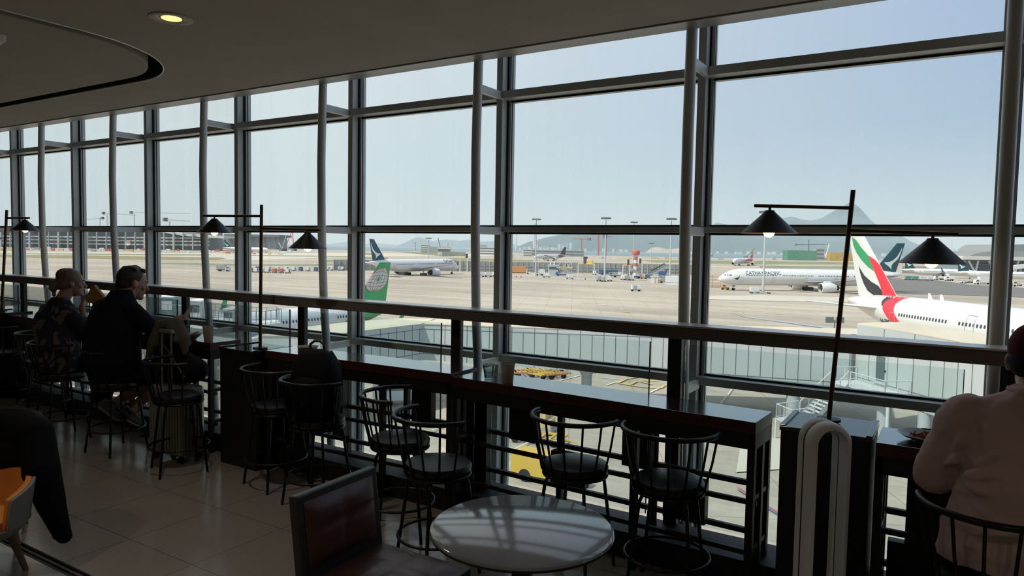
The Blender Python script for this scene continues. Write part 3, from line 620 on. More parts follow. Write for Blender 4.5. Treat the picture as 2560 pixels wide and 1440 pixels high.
# A: rear-quarter view airliner, centre left
hdA = (math.sin(rad(33)), math.cos(rad(33)))
PA = Plane('airliner', 'white airliner with dark teal tail and lettering by its dark cockpit mask, tail towards us', 66.8, 6.0, 64, 17.1, -32.5, 'tail_teal', (0, 0, 0), dirw(*hdA), zc=4.9, engr=1.95, fin_c=(8.6, 2.9), win=(.3, .42, .64), group='parked wide-body airliners', fsweep=.80)
mgA = -PA.mg; cA = cz(-47.3, 348, GZ) ; PA.o.location = cA + Vector((math.cos(dirw(*hdA)), math.sin(dirw(*hdA)), 0)) * mgA
PA.findec(BR, 'brush_white')
PA.text('CATHAY PACIFIC', -15.6, PA.zc + 1.15, 2.0, 'navy_letter', -1, 1.0, .02)
decal([[(-5.7, PA.zc + 2.5), (-4.6, PA.zc + 2.2), (-2.4, PA.zc + 1.0), (-1.2, PA.zc - .1), (-2.2, PA.zc - .2), (-4.1, PA.zc - .3)]], lambda a, b_: PA.fus(a, b_, -1, .035), 'flag_black', 'cockpit_mask', PA.f, .5)
for x in (-52, -41, -22, -8): PA.door(x, -1)
# B: long airliner pointing left, right of centre
rzB = dirw(-math.cos(rad(8)), -math.sin(rad(8)))
PB = Plane('airliner', 'long white airliner pointing left with teal lettering behind its nose', 73.9, 6.2, 62, 18.6, -36.5, 'tail_teal', cz(75.8, 262, GZ), rzB, zc=5.1, engr=1.95, fin_c=(9.5, 3.4), win=(.3, .42, .62), group='parked wide-body airliners')
PB.findec(BR, 'brush_white')
PB.text('CATHAY PACIFIC', -9.3, PB.zc + .95, 1.72, 'letter_teal', 1, 1.03, .012)
for x in (-8, -20, -33, -45, -60): PB.door(x, 1)
decal([[(-4.9, 4.45), (-5.7, 4.75), (-6.5, 5.0), (-7.0, 5.75), (-6.9, 4.9), (-6.5, 4.3)], [(-6.5, 4.3), (-6.3, 4.7), (-5.7, 4.75), (-5.4, 4.3), (-6.4, 3.9)]], lambda a, b_: PB.fus(a, b_, 1, .03), 'letter_teal', 'nose_emblem', PB.f, .5)
# C: airliner with flag tail, right
hC = (math.sin(rad(8)), -math.cos(rad(8))); rzC = dirw(*hC); HV = Vector((math.cos(rzC), math.sin(rzC), 0))
PC = Plane('airliner', 'white airliner with green, white, black and red flag tail close to the windows', 73.9, 6.2, 62, 18.5, -36.5, 'air_white', (0, 0, 0), rzC, zc=5.3, engr=1.95, fin_c=(9.6, 3.2), win=(.30, .44, .57), fsweep=.93, group='parked wide-body airliners', side=(-1,))
PC.o.location = cz(56.7, 104, GZ) - HV * PC.fx
MC = Matrix.Translation(PC.o.location) @ Matrix.Rotation(rzC, 4, 'Z'); MCi = MC.inverted()
def onC(x, y, yloc=0.0):
    """photo pixel -> local point on the vertical plane y=yloc of airliner C"""
    o = MCi @ Vector((0, 0, EYE)); d = (MCi.to_3x3() @ ray(x, y)); k = (yloc - o.y) / d.y; p = o + d * k; return p.x, p.z
def cfin(pts):  return [onC(2100 + x / 3.79, 480 + y / 3.79, -.15) for x, y in pts]
def finlay(a, z):
    t = max(0.0, min(1.0, (z - PC.fb) / (PC.H - PC.fb))); cc = PC.fc[0] + (PC.fc[1] - PC.fc[0]) * t; c = (PC.fx - t * PC.fsw - a) / cc
    return PC.finp(c, t, -1, .03)
# (the flag: bands follow the fin, cut at its edges)
for nm, m_, pts in (('green_band', 'flag_green', [(108, 425), (150, 455), (200, 525), (268, 600), (300, 680), (328, 752), (262, 705), (200, 640), (150, 570), (122, 505)]),
                    ('red_band', 'flag_red', [(270, 600), (330, 640), (420, 745), (500, 865), (545, 985), (480, 987), (415, 985), (385, 880), (352, 800), (328, 745), (300, 680)]),
                    ('black_band', 'flag_black', [(172, 700), (230, 790), (300, 850), (370, 890), (400, 930), (415, 985), (340, 990), (262, 935), (222, 865), (195, 790)])):
    decal([cfin(pts)], finlay, m_, nm, PC.fin, .5)
def cfus(pts): return [onC(2100 + x / 3.79, 480 + y / 3.79, -2.9) for x, y in pts]
decal([cfus([(415, 985), (545, 985), (500, 1012), (478, 1060), (490, 1120), (530, 1190), (572, 1255), (500, 1255), (440, 1205), (375, 1110), (362, 1060), (380, 1012)])], lambda a, b_: PC.fus(a, b_, -1, .03), 'flag_red', 'red_band', PC.f, .4)
decal([cfus([(328, 992), (412, 986), (372, 1030), (360, 1085), (335, 1040)])], lambda a, b_: PC.fus(a, b_, -1, .03), 'flag_black', 'black_band', PC.f, .4)
tx, tz = onC(2195, 799, -2.6); PC.text('A6-EPC', tx - .4, tz - .5, 1.0, 'navy_letter', -1, .95, .012)
xa, za = onC(2225, 796, -3.0); PC.door(xa, -1, 1.25, 2.4, za - 1.6); xb, zb = onC(2422, 820, -3.1); PC.door(xb, -1, 1.4, 2.6, zb - 1.1)
for x_ in (2332, 2362):
    ax, az = onC(x_, 745, 0); MB().loft([[(ax + px, py, PC.zc + PC.R - .05) for px, py in airfoil(.9, .1)], [(ax - .5 + px * .5, py, PC.zc + PC.R + .75) for px, py in airfoil(.9, .1)]]).build('antenna', 'air_white', PC.f)
# D: green-tailed airliner, left of centre
rzD = dirw(-.54, -.84); HD = Vector((math.cos(rzD), math.sin(rzD), 0))
PD = Plane('airliner', 'white airliner with green globe tail parked below the windows, left of centre', 44.5, 3.95, 34.8, 11.8, -17.5, 'tail_green', (0, 0, 0), rzD, zc=3.75, engr=1.1, fin_c=(7.2, 2.5), win=(.26, .38, .53), winglet=2.4, fsweep=.90, gear2=1, group='smaller airliners', eng=2)
PD.o.location = cz(-19.4, 112, GZ) + HD * 43.4
MDi = (Matrix.Translation(PD.o.location) @ Matrix.Rotation(rzD, 4, 'Z')).inverted()
GC, GR = (.44, .60), (.47, .27)
def ellp(cx_, cy_, rx, ry, n_=40, a0=0, a1=360): return [(cx_ + rx * math.cos(rad(a0 + (a1 - a0) * i / n_)), cy_ + ry * math.sin(rad(a0 + (a1 - a0) * i / n_))) for i in range(n_ + (0 if a1 - a0 == 360 else 1))]
PD.findec([ellp(GC[0], GC[1], GR[0] * 1.05, GR[1] * 1.05)], 'globe_orange', 'globe_rim', (1,), .05)
for sd in (1,):
    decal([ellp(GC[0], GC[1], GR[0], GR[1])], lambda c, t: PD.finp(c, t, 1, .045), 'globe_white', 'globe_emblem', PD.fin, .05)
    lines = []
    for k in (-.66, -.33, .33, .66):
        for (fa, fb_) in ((lambda q: (GC[0] + GR[0] * k * math.sqrt(max(0, 1 - q * q)), GC[1] + GR[1] * q), 0), (lambda q: (GC[0] + GR[0] * q * math.sqrt(1 - k * k * .8), GC[1] + GR[1] * (k + .12 * q * q * (1 if k < 0 else -1))), 1)):
            P = [fa(-1 + 2 * i / 18) for i in range(19)]
            w_ = .008
            for a, b_ in zip(P, P[1:]):
                dx, dy = b_[0] - a[0], b_[1] - a[1]; l_ = math.hypot(dx, dy * 1.6) + 1e-9; nx, ny = -dy * 1.6 / l_ * w_, dx / l_ * w_ / 1.6
                lines.append([(a[0] - nx, a[1] - ny), (b_[0] - nx, b_[1] - ny), (b_[0] + nx, b_[1] + ny), (a[0] + nx, a[1] + ny)])
    for pts in ([(GC[0] - .006, GC[1] - GR[1]), (GC[0] + .006, GC[1] - GR[1]), (GC[0] + .006, GC[1] + GR[1]), (GC[0] - .006, GC[1] + GR[1])], [(GC[0] - GR[0], GC[1] - .004), (GC[0] + GR[0], GC[1] - .004), (GC[0] + GR[0], GC[1] + .004), (GC[0] - GR[0], GC[1] + .004)]): lines.append(pts)
    decal(lines, lambda c, t: PD.finp(c, t, 1, .06), 'globe_line', 'globe_grid', PD.fin, .1)
    star = []
    for i in range(16):
        r_ = (1.0 if i % 4 == 0 else .62 if i % 2 == 0 else .27); a = PI / 8 * i; star.append((GC[0] + .20 * r_ * math.sin(a), GC[1] + .13 * r_ * math.cos(a)))
    decal([star], lambda c, t: PD.finp(c, t, 1, .075), 'tail_green', 'star', PD.fin, .05)
decal([[(-44.0, 4.3), (-38.5, 5.6), (-35.5, 5.5), (-33.2, 4.0), (-31, 2.6), (-33, 2.3), (-38.5, 3.3), (-42.5, 4.0)]], lambda a, b_: PD.fus(a, b_, 1, .03), 'tail_green', 'green_band', PD.f, .5)
decal([[(-42, 3.85), (-31, 2.55), (-24, 2.15), (-14, 2.1), (-14, 2.3), (-24, 2.35), (-31, 2.8)]], lambda a, b_: PD.fus(a, b_, 1, .035), 'hk_red', 'red_stripe', PD.f, .5)
# E: red and gold tailed airliner far behind
PE = Plane('airliner', 'small-looking white airliner with red and yellow tail in the far right background', 58.8, 5.6, 60, 17.2, -28, 'hk_red', cz((1832 - 1280) / F * 700, 700, GZ), dirw(-.60, -.80), zc=5.0, engr=1.7, fin_c=(8.2, 3), nwin=0, group='airliners on the far taxiways')
PE.findec([[(0, .35), (.3, .3), (1, .55), (1, 1), (0, 1)]], 'hk_gold', 'yellow_field')
PE.findec([ellp(.5, .45, .22, .11, 20)], 'hk_red', 'emblem', ml=.2)
for sd in (1, -1): decal([[(-58, 5.2), (-50, 7.2), (-38, 7.1), (-26, 5.6), (-14, 4.6), (-26, 4.5), (-36, 3.4), (-50, 3.6)]], lambda a, b_: PE.fus(a, b_, sd, .04), 'hk_red', 'red_swoosh', PE.f, 1)
# F: plum tailed freighter
PF = Plane('airliner', 'white freighter with plum tail behind the blast fence, centre background', 55, 5.0, 48, 15.8, -26, 'plum', cz((1334 - 1280) / F * 790, 790, GZ), dirw(-.70, -.71), zc=4.8, engr=1.5, fin_c=(9.5, 3.5), nwin=0, group='airliners on the far taxiways')
for sd in (1, -1): decal([[(-54, 5.5), (-49, 7.0), (-42, 7.1), (-37, 6.2), (-40, 3.6), (-46, 4.0)], [(-20, 5.6), (-14, 5.6), (-13.6, 6.3), (-20, 6.3)], [(-26, 5.0), (-17, 5.0), (-17, 5.4), (-26, 5.4)]], lambda a, b_: PF.fus(a, b_, sd, .04), 'plum', 'plum_band', PF.f, 1)
# G: far left airliner
PG = Plane('airliner', 'distant white airliner with teal tail in front of the hall under construction', 66, 6.0, 62, 17.3, -31, 'tail_teal', cz((674 - 1280) / F * 1010, 1010, GZ), dirw(1, 0), zc=5.0, engr=1.8, fin_c=(9, 3), nwin=0, group='airliners on the far taxiways')
PG.findec(BR, 'brush_white')
# H: two short-haul airliners at the right gates
for (lx, Zv, lbl) in ((2440, 440, 'left one of two white airliners with teal tails parked at the far right terminal'), (2592, 398, 'right one of two white airliners with teal tails parked at the far right terminal')):
    PH_ = Plane('airliner', lbl, 44.5, 3.95, 34.5, 11.8, -20.5, 'tail_teal', cz((lx - 1280) / F * Zv, Zv, GZ), dirw(math.cos(rad(4)), -math.sin(rad(4))), zc=3.75, engr=1.1, fin_c=(6.3, 2.4), nwin=1, win=(.3, .4, .6), winglet=2.4, fsweep=.62, gear2=1, side=(-1,), group='smaller airliners')
    PH_.findec([[(c, min(.95, t * 1.0 + .1)) for c, t in p] for p in BR], 'brush_white')

# ================================================================= BOARDING BRIDGES
mat('bridge_panel', (.50, .545, .55), .55, .1, var=.05, scale=.4, stretch=(1, 1, .1)); mat('bridge_roof', (.60, .545, .43), .9, var=.1, scale=.35, stretch=(1, .2, 1)); mat('joint_dark', (.13, .15, .155), .8)
mat('bridge_column', (.42, .46, .50), .6); mat('rail_white', (.62, .65, .66), .5); mat('glass_dark', (.10, .13, .14), .15); mat('pipe_grey', (.16, .18, .18), .6); mat('weathered_tan', (.52, .44, .31), .9, var=.2, scale=1.2, stretch=(1, 1, 2))
def corridor(name, label, foot, z0, z1, joints=(), over=.15, bot=None, par=None, mats=('bridge_panel', 'joint_dark')):
    """foot: plan outline; joints: (edge index, spacing, low line offset, high line offset)"""
    o = thing(name, label, 'boarding bridge', (0, 0, 0), 0) if par is None else par
    n_ = len(foot); bz = bot or [z0] * n_
    vs = [(p[0], p[1], b_) for p, b_ in zip(foot, bz)] + [(p[0], p[1], z1) for p in foot]
    mb = MB().add(vs, [tuple(range(n_ - 1, -1, -1)), tuple(range(n_, 2 * n_))] + [(i, (i + 1) % n_, n_ + (i + 1) % n_, n_ + i) for i in range(n_)])
    for (ei, sp, lo, hi) in joints:
        a = Vector((foot[ei][0], foot[ei][1], 0)); b_ = Vector((foot[(ei + 1) % n_][0], foot[(ei + 1) % n_][1], 0)); L = (b_ - a).length; t_ = (b_ - a) / L; nn = Vector((t_.y, -t_.x, 0))
        cen = Vector((sum(p[0] for p in foot) / n_, sum(p[1] for p in foot) / n_, 0))
        if nn.dot((a + b_) / 2 - cen) < 0: nn = -nn
        za, zb = bz[ei], bz[(ei + 1) % n_]; N_ = int(L / sp)
        for i in range(1, N_ + 1):
            k = i * sp / L; p = a + t_ * (i * sp) + nn * .01; zl = za + (zb - za) * k
            z_a = zl + (0 if i % 2 == 0 else lo); z_b = z1 if i % 2 == 0 else z1 - hi
            mb.beam(p + Vector((0, 0, z_a)), p + Vector((0, 0, z_b)), .045, .03, 1, up=nn)
        for da, db in ((za + lo, zb + lo), (z1 - hi, z1 - hi)):
            mb.beam(a + nn * .01 + Vector((0, 0, da)), b_ + nn * .01 + Vector((0, 0, db)), .03, .045, 1)
    mb.build('wall_panels', list(mats), o)
    cx_ = sum(p[0] for p in foot) / n_; cyy = sum(p[1] for p in foot) / n_
    MB().prism([(cx_ + (p[0] - cx_) * 1.004, cyy + (p[1] - cyy) * 1.01) for p in foot], z1, z1 + .08).build('roof', 'bridge_roof', o)
    return o
def P2(v): return (v.x, v.y)
RZ = -5.4
ca, cb = at(1058, 811, z=RZ), at(2141, 848, z=RZ); fa, fb_ = at(2140, 824, z=RZ), at(1100, 798, z=RZ); lc, ld = at(907, 829, z=RZ), at(860, 836.5, z=RZ)
c1 = corridor('boarding_bridge', 'long pale grey panelled passenger bridge running behind the guard rail, tan roof', [P2(ca), P2(cb), P2(fa), P2(fb_)], -8.8, RZ, [(0, 1.02, .62, .42)], bot=[-8.65, -9.75, -9.75, -8.65])
le = [at(1058, 811, z=RZ), at(1085, 799, z=RZ), at(1000, 797.5, z=RZ), at(880, 806, z=RZ), at(740, 822, z=RZ), at(655, 840, z=RZ), at(800, 842, z=RZ), at(907, 829, z=RZ)]
corridor('boarding_bridge', 'shaded branch of the passenger bridge leading towards the green-tailed airliner', [P2(p) for p in le], -8.7, RZ, [(7, 1.0, .62, .42)], bot=[-8.65] * 8)
nz1 = -4.15
n0, n1, n2 = at(2143.5, 811, z=nz1), at(2332, 843, z=nz1), at(2590, 892, z=nz1)
back = [n2 + r0 * 5 + f0 * 2, n1 + r0 * 5 + f0 * 1.5, n0 + r0 * 5 + f0 * 2, n0 + r0 * 1.5 + f0 * 1.0]
nd = corridor('boarding_bridge', 'tall pale grey bridge house with a door, below the flag-tailed airliner', [P2(n0), P2(n1), P2(n2)] + [P2(p) for p in back], -9.7, nz1, [(0, 1.65, 1.2, 1.25), (1, 1.35, 1.2, 1.1)])
tn = (n1 - n0).normalized(); wn = Vector((tn.y, -tn.x, 0));  wn = wn if wn.dot(Vector((0, 0, 0)) - n0) > 0 else -wn
def onwall(x, y):
    r = ray(x, y); k = (n0 - Vector((0, 0, EYE))).dot(wn) / r.dot(wn); return Vector((0, 0, EYE)) + r * k
d0, d1 = onwall(2190, 884), onwall(2222, 884); zb_ = -8.55; zt_ = -6.15
dt = (d1 - d0); dt.z = 0; dl = dt.length; dt.normalize()
def wbox(mb, a, l0, l1, z0, z1, o0, o1, mi=0):
    p = [a + dt * l0 + wn * o0, a + dt * l1 + wn * o0, a + dt * l1 + wn * o1, a + dt * l0 + wn * o1]
    vs = [(q.x, q.y, z0) for q in p] + [(q.x, q.y, z1) for q in p]
    return mb.add(vs, [(3, 2, 1, 0), (4, 5, 6, 7), (0, 1, 5, 4), (1, 2, 6, 5), (2, 3, 7, 6), (3, 0, 4, 7)], mi)
dr = wbox(MB(), d0, 0, dl, zb_, zt_, -.05, .10); dr.build('door', 'bridge_panel', nd); dr = wbox(MB(), d0, dl * .16, dl * .84, zb_ + .25, zt_ - .18, .05, .12).build('door_glass', 'glass_dark', nd)
wbox(MB(), d0, dl * .88, dl * .93, -7.5, -7.35, .1, .2).build('door_handle', 'post_metal', nd)
q = n1 + tn * 1.3; wbox(MB(), q, 0, 12, nz1 - .75, nz1 - .05, -.02, .03).build('weathered_band', 'weathered_tan', nd)
wbox(MB(), n0, -.35, -.05, -9.2, -5.0, .0, .3).build('down_pipe', 'pipe_grey', nd)
def column_at(label, x, y, w, ztop, head=True, Z=None):
    p = at(x, y, Z=Z) ; o = thing('bridge_column', label, 'column', (p.x, p.y, GZ), 0, 'round columns carrying the bridge')
    MB().cyl((0, 0, 0), (0, 0, ztop - GZ - .7), w, n=24).build('shaft', 'bridge_column', o, smooth=40)
    if head: MB().lathe([(w, 0), (w * 1.5, .5), (w * 1.5, .7)], 8, o=(0, 0, ztop - GZ - .7)).box((-w * 2.4, -w, ztop - GZ - .25), (w * 2.4, w, ztop - GZ)).build('head', 'bridge_column', o)
column_at('round grey bridge column standing behind the long bar table', 1467, 930, .47, -9.2, Z=65.0)
column_at('round grey bridge column left of the white stairs', 1983, 980, .55, -9.8, Z=61)
column_at('left one of two round columns under the tall bridge house', 2210, 1030, .5, -9.05, False, Z=55)
column_at('right one of two round columns under the tall bridge house', 2312, 1040, .45, -9.05, False, Z=52)
# white stairs and platform at the door
st_ = thing('access_stairs', 'white steel stairs with railings up to the bridge house door', 'stairs', (0, 0, 0), 0)
PZ = -8.75
pa, pb = n0 + dt * .3, n0 + dt * (d1 - n0).length + dt * 2.2; pa.z = pb.z = 0
pw = 2.2
mb = MB(); Q = [pa + wn * .05, pb + wn * .05, pb + wn * pw, pa + wn * pw]; mb.prism([P2(v) for v in Q], PZ - .15, PZ).build('platform', 'rail_white', st_)
def railing(P, h=1.1, sp=1.2, bars=True, r_=.035):
    mb = MB()
    for a, b_ in zip(P, P[1:]):
        a = Vector(a); b_ = Vector(b_); L = (b_ - a).length; N_ = max(1, round(L / sp))
        mb.tube([a + Vector((0, 0, h)), b_ + Vector((0, 0, h))], r_, 6); mb.tube([a + Vector((0, 0, .12)), b_ + Vector((0, 0, .12))], r_ * .7, 6)
        for i in range(N_ + 1): p = a.lerp(b_, i / N_); mb.tube([p, p + Vector((0, 0, h))], r_, 6)
        if bars:
            M_ = int(L / .14)
            for i in range(M_): p = a.lerp(b_, (i + .5) / M_); mb.tube([p + Vector((0, 0, .12)), p + Vector((0, 0, h))], .008, 4, cap=False)
    return mb
V3 = lambda v, z: Vector((v.x, v.y, z))
out2 = pa + wn * pw; s0 = out2 + dt * .2; s1 = out2 + dt * 1.6
dn = wn * .0 - r0 * .86 - f0 * .5; dn.normalize()
railing([V3(pb + wn * .1, PZ), V3(pb + wn * pw, PZ), V3(s1 + dt * .6, PZ)]).build('railing', 'rail_white', st_)
railing([V3(pa + wn * .1, PZ), V3(out2, PZ)]).build('railing', 'rail_white', st_)
e0, e1 = s0 + dn * 4.2, s1 + dt * .4 + dn * 4.2; lz = GZ + 1.6
for a, b_ in ((s0, e0), (s1 + dt * .4, e1)):
    railing([V3(a, PZ), V3(b_, lz)], bars=False).build('railing', 'rail_white', st_)
    MB().beam(V3(a, PZ - .1), V3(b_, lz - .1), .08, .3).build('stringer', 'rail_white', st_)
for i in range(12):
    k = (i + .5) / 12; a = V3(s0.lerp(e0, k), PZ + (lz - PZ) * k); b_ = V3((s1 + dt * .4).lerp(e1, k), PZ + (lz - PZ) * k); MB().beam(a, b_, .30, .05).build('tread', 'rail_white', st_)
Q = [e0 - dt * .2, e1 + dt * .2, e1 + dn * 2.6 + dt * .2, e0 + dn * 2.6 - dt * .2]; MB().prism([P2(v) for v in Q], lz - .12, lz).build('landing', 'rail_white', st_)
railing([V3(Q[3], lz), V3(Q[2], lz), V3(Q[1], lz)]).build('railing', 'rail_white', st_); railing([V3(Q[0], lz), V3(Q[3], lz)]).build('railing', 'rail_white', st_)
for v in (Q[3], Q[2], Q[0]): MB().cyl(V3(v, GZ), V3(v, lz), .08, n=8).build('support_post', 'rail_white', st_)
MB().cyl(V3(pb + wn * (pw - .3), GZ), V3(pb + wn * (pw - .3), PZ), .12, n=10).build('support_post', 'rail_white', st_)
# floodlight on a pole in front of the wing tip
p = at(2087, 800, Z=76); fl = thing('floodlight', 'dark twin panel floodlight in front of the flag-tailed airliner wing', 'floodlight', (p.x, p.y, GZ), 0)
MB().cyl((0, 0, 0), (0, 0, p.z - GZ), .07, n=8).build('pole', 'pipe_grey', fl)
for sx in (-.55, .55): MB().beam(r0 * (sx - .42) + Vector((0, 0, p.z - GZ)), r0 * (sx + .42) + Vector((0, 0, p.z - GZ)), .15, .62).build('lamp_panel', 'pipe_grey', fl)
# left: railed boarding bridge roofs by the green-tailed airliner
H0_ = dirw(1, 0)
def yard(label, px, zt, zb2, rail=True, mats='rail_white', rm='rail_white'):
    P = [at(x, y, z=zt) for x, y in px]; o = thing('boarding_bridge', label, 'boarding bridge', (0, 0, 0), 0)
    MB().prism([P2(v) for v in P], zb2, zt).build('deck', mats, o)
    if rail: railing([v for v in P] + [P[0]], 1.35, .95, False, .035).build('railing', rm, o)
    c_ = sum(P, Vector()) / len(P); MB().cyl((c_.x, c_.y, GZ), (c_.x, c_.y, zb2), .35, n=12).build('support', 'rail_white', o)
    return o
mat('deck_white', (.78, .79, .78), .5); mat('teal_glass', (.16, .27, .29), .2); mat('rail_grey', (.30, .34, .36), .5)  # deck railings in a darker grey paint
yard('white railed bridge deck right of the middle lamp pole', [(616, 803), (692, 799), (703, 806), (664, 812), (616, 814)], -6.3, -6.9, mats='deck_white', rm='rail_grey')
yard('white railed walkway roof behind the middle tube, left of the lamp pole', [(462, 786), (585, 796), (612, 806), (560, 815), (458, 800)], -6.0, -6.6, mats='deck_white', rm='rail_grey')
yard('white railed walkway roof left, above the man and phone', [(385, 778), (458, 782), (456, 797), (385, 792)], -6.0, -6.6, mats='deck_white', rm='rail_grey')
yard('flat tan-topped bridge cab below the middle lamp', [(657, 848), (700, 838), (770, 846), (740, 853)], -7.0, -9.6, False, 'bridge_roof')
yard('pale bridge tunnel roof under the green-tailed airliner', [(470, 822), (590, 826), (650, 842), (612, 852), (470, 842)], -7.4, -8.6, False, 'deck_white')
for lb_, x0, x1, y, hh_, m_ in (('pale blue-grey glazed bridge cab left of the dark rail post', 398, 432, 792, 2.0, 'teal_glass'), ('white bridge cab with dark glazing behind the dark rail post', 470, 500, 796, 1.7, 'deck_white'), ('small white rooftop unit on the walkway roof', 560, 582, 806, 1.2, 'deck_white')):
    p = at((x0 + x1) / 2, y, z=-6.0); w = (x1 - x0) * depth(p) / F; o = thing('bridge_cab', lb_, 'boarding bridge', (p.x, p.y, -5.99), H0_); MB().box((-w / 2, 0, 0), (w / 2, 3, hh_)).build('body', m_, o, bevel=.05)
    MB().box((-w / 2 * .9, -.04, hh_ * .35), (w / 2 * .9, 0, hh_ * .8)).build('window_band', 'glass_dark' if m_ != 'teal_glass' else 'deck_white', o); MB().box((-w / 2 - .1, -.1, hh_), (w / 2 + .1, 3.1, hh_ + .12)).build('roof', 'deck_white', o)
# ================================================================= APRON EQUIPMENT
mat('fence_grey', (.30, .305, .29), .85, var=.08, scale=.3); mat('mast_grey', (.52, .54, .55), .5); mat('mast_head', (.16, .17, .17), .6)
mat('gse_white', (.68, .70, .70), .5); mat('gse_grey', (.36, .38, .39), .6); mat('gse_blue', (.07, .15, .33), .5); mat('gse_yellow', (.66, .44, .07), .5); mat('gse_orange', (.55, .25, .08), .6); mat('gse_red', (.55, .16, .12), .5); mat('gse_green', (.12, .30, .27), .5); mat('gse_dark', (.05, .055, .06), .6); mat('timber', (.62, .48, .26), .8, var=.2, scale=3)
mat('building_white', (.62, .62, .58), .8); mat('building_grey', (.34, .36, .37), .8); mat('building_dark', (.16, .175, .185), .8); mat('scaffold_green', (.10, .26, .17), .9, var=.2, scale=.3); mat('hoarding_tan', (.48, .33, .10), .9, var=.15, scale=.2)
mat('crane_red', (.55, .16, .10), .6); mat('crane_pale', (.55, .60, .58), .6); mat('crane_yellow', (.60, .42, .10), .6); mat('city_block', (.30, .34, .38), .9); mat('city_pale', (.62, .62, .60), .9); mat('roof_grey', (.26, .27, .27), .6); mat('glass_hall_hazed', (.24, .29, .33), .4)  # hall glass lightened, distance haze put into its colour
# blast fence
def fence(label, px, h):
    P = [g(x, y) for x, y in px]; mb = MB()
    for a, b_ in zip(P, P[1:]):
        L = (b_ - a).length; N_ = int(L / 4)
        mb.beam(a + Vector((0, 0, h / 2)), b_ + Vector((0, 0, h / 2)), .3, h)
    o = mb.build('blast_fence', 'fence_grey'); tag(o, label, 'fence')
    mb = MB()
    for a, b_ in zip(P, P[1:]):
        L = (b_ - a).length; N_ = int(L / 3.2); nn = (b_ - a).normalized(); nn = Vector((nn.y, -nn.x, 0)); nn = nn if nn.dot(a) < 0 else -nn
        for i in range(N_ + 1): p = a.lerp(b_, i / max(1, N_)) + nn * .3; mb.beam(p, p + Vector((0, 0, h)), .3, .3)
        for z in (h * .25, h * .55): mb.beam(a + nn * .25 + Vector((0, 0, z)), b_ + nn * .25 + Vector((0, 0, z)), .2, .22)
    mb.build('fence_ribs', 'gse_grey', o); return o
fence('long grey ribbed blast fence across the middle of the apron', [(834, 676), (1100, 677.5), (1400, 681.5), (1768, 687.5)], 6.0)
fence('grey blast fence section behind the two airliners at the far right', [(2255, 683), (2345, 685)], 5.5)
# light masts
def mast(lab_, x, ytop, ybase, s_=1.0, heads=4):
    b_ = g(x - (ybase - ytop) * .018 if True else x, ybase); Zb = depth(b_); h = at(x, ytop, Z=Zb).z - GZ
    o = thing('light_mast', lab_, 'light mast', (b_.x, b_.y, GZ), dirw(0, 1), 'floodlight masts on the apron')
    MB().cyl((0, 0, 0), (0, 0, h), .42 * s_, .2 * s_, n=10).build('pole', 'mast_grey', o, smooth=40)
    mb = MB()
    for i in range(8): a = 2 * PI * i / 8; c, si = math.cos(a) * 1.8 * s_, math.sin(a) * 1.8 * s_; mb.beam((0, 0, h - .2), (c, si, h - .2), .15, .15); mb.box((c - .5 * s_, si - .5 * s_, h - .9 * s_), (c + .5 * s_, si + .5 * s_, h - .2))
    mb.build('lamp_head', 'mast_head', o); return o
for a in (('floodlight mast by the far building, behind the teal-tailed airliner', 1072, 594, 664), ('floodlight mast behind the plum-tailed freighter, left of the wide pane', 1341, 546, 692), ('tallest-looking floodlight mast in the middle of the wide pane', 1514, 543, 702), ('floodlight mast just left of the red and white beacon mast', 1584, 554, 681),
          ('short distant floodlight mast between two tall ones', 1628, 607, 683, .7), ('floodlight mast beside the white container block', 1677, 545, 706), ('floodlight mast behind the left shade of the right lamp', 1911, 527, 733)): mast(*a)
# red and white beacon mast
def bands(o, r_, h, n_, cols, r2=None):
    for i in range(n_): k0, k1 = i / n_, (i + 1) / n_; ra = r_ + ((r2 or r_) - r_) * k0; rb = r_ + ((r2 or r_) - r_) * k1; MB().cyl((0, 0, h * k0), (0, 0, h * k1), ra, rb, n=12).build('band', cols[i % 2], o, smooth=40)
p = g(1588, 690); h = at(1591, 634, Z=depth(p)).z - GZ
o = thing('beacon_mast', 'red and white striped beacon mast with a round red top', 'mast', (p.x, p.y, GZ), 0); bands(o, 1.1, h, 7, ('gse_white', 'gse_red'))
MB().lathe([(.3, 0), (2.0, .4), (2.3, 1.4), (2.0, 2.6), (1.0, 3.2)], 12, o=(0, 0, h - 1)).build('beacon_head', 'gse_red', o, smooth=40)
# vehicles: local +x is forward
def wheels(o, xs, yw, r_, w_=.25):
    for x in xs:
        for sy in (-1, 1): MB().cyl((x, sy * (yw - w_), r_), (x, sy * yw, r_), r_, n=14).build('wheel', 'tyre', o, smooth=40)
def truck(label, p, hd, L=7.5, w=2.4, h=3.2, boxm='gse_white', cabm='gse_white', grp=None, logo=False):
    o = thing('box_truck', label, 'truck', (p.x, p.y, GZ), hd, grp)
    MB().box((-L / 2, -w / 2, .9), (L / 2 - 2.1, w / 2, h)).build('cargo_box', boxm, o, bevel=.06)
    MB().prism([(L / 2 - 2.0, .5), (L / 2, .5), (L / 2, 1.5), (L / 2 - .35, 2.35), (L / 2 - 2.0, 2.4)], -w / 2 + .05, w / 2 - .05, ax='y').build('cab', cabm, o, bevel=.05)
    MB().prism([(L / 2 - 1.5, 1.5), (L / 2 - .1, 1.5), (L / 2 - .45, 2.25), (L / 2 - 1.5, 2.25)], -w / 2 + .0, w / 2 - .0, ax='y').build('cab_window', 'glass_dark', o)
    MB().box((-L / 2, -.5, .55), (L / 2 - .3, .5, .92)).build('chassis', 'gse_dark', o); wheels(o, (-L / 2 + 1.4, L / 2 - 1.1), w / 2, .48)
    if logo: MB().box((-1.2, -w / 2 - .03, 1.8), (-.1, -w / 2, 2.6)).build('emblem_panel', 'gse_blue', o)
    return o
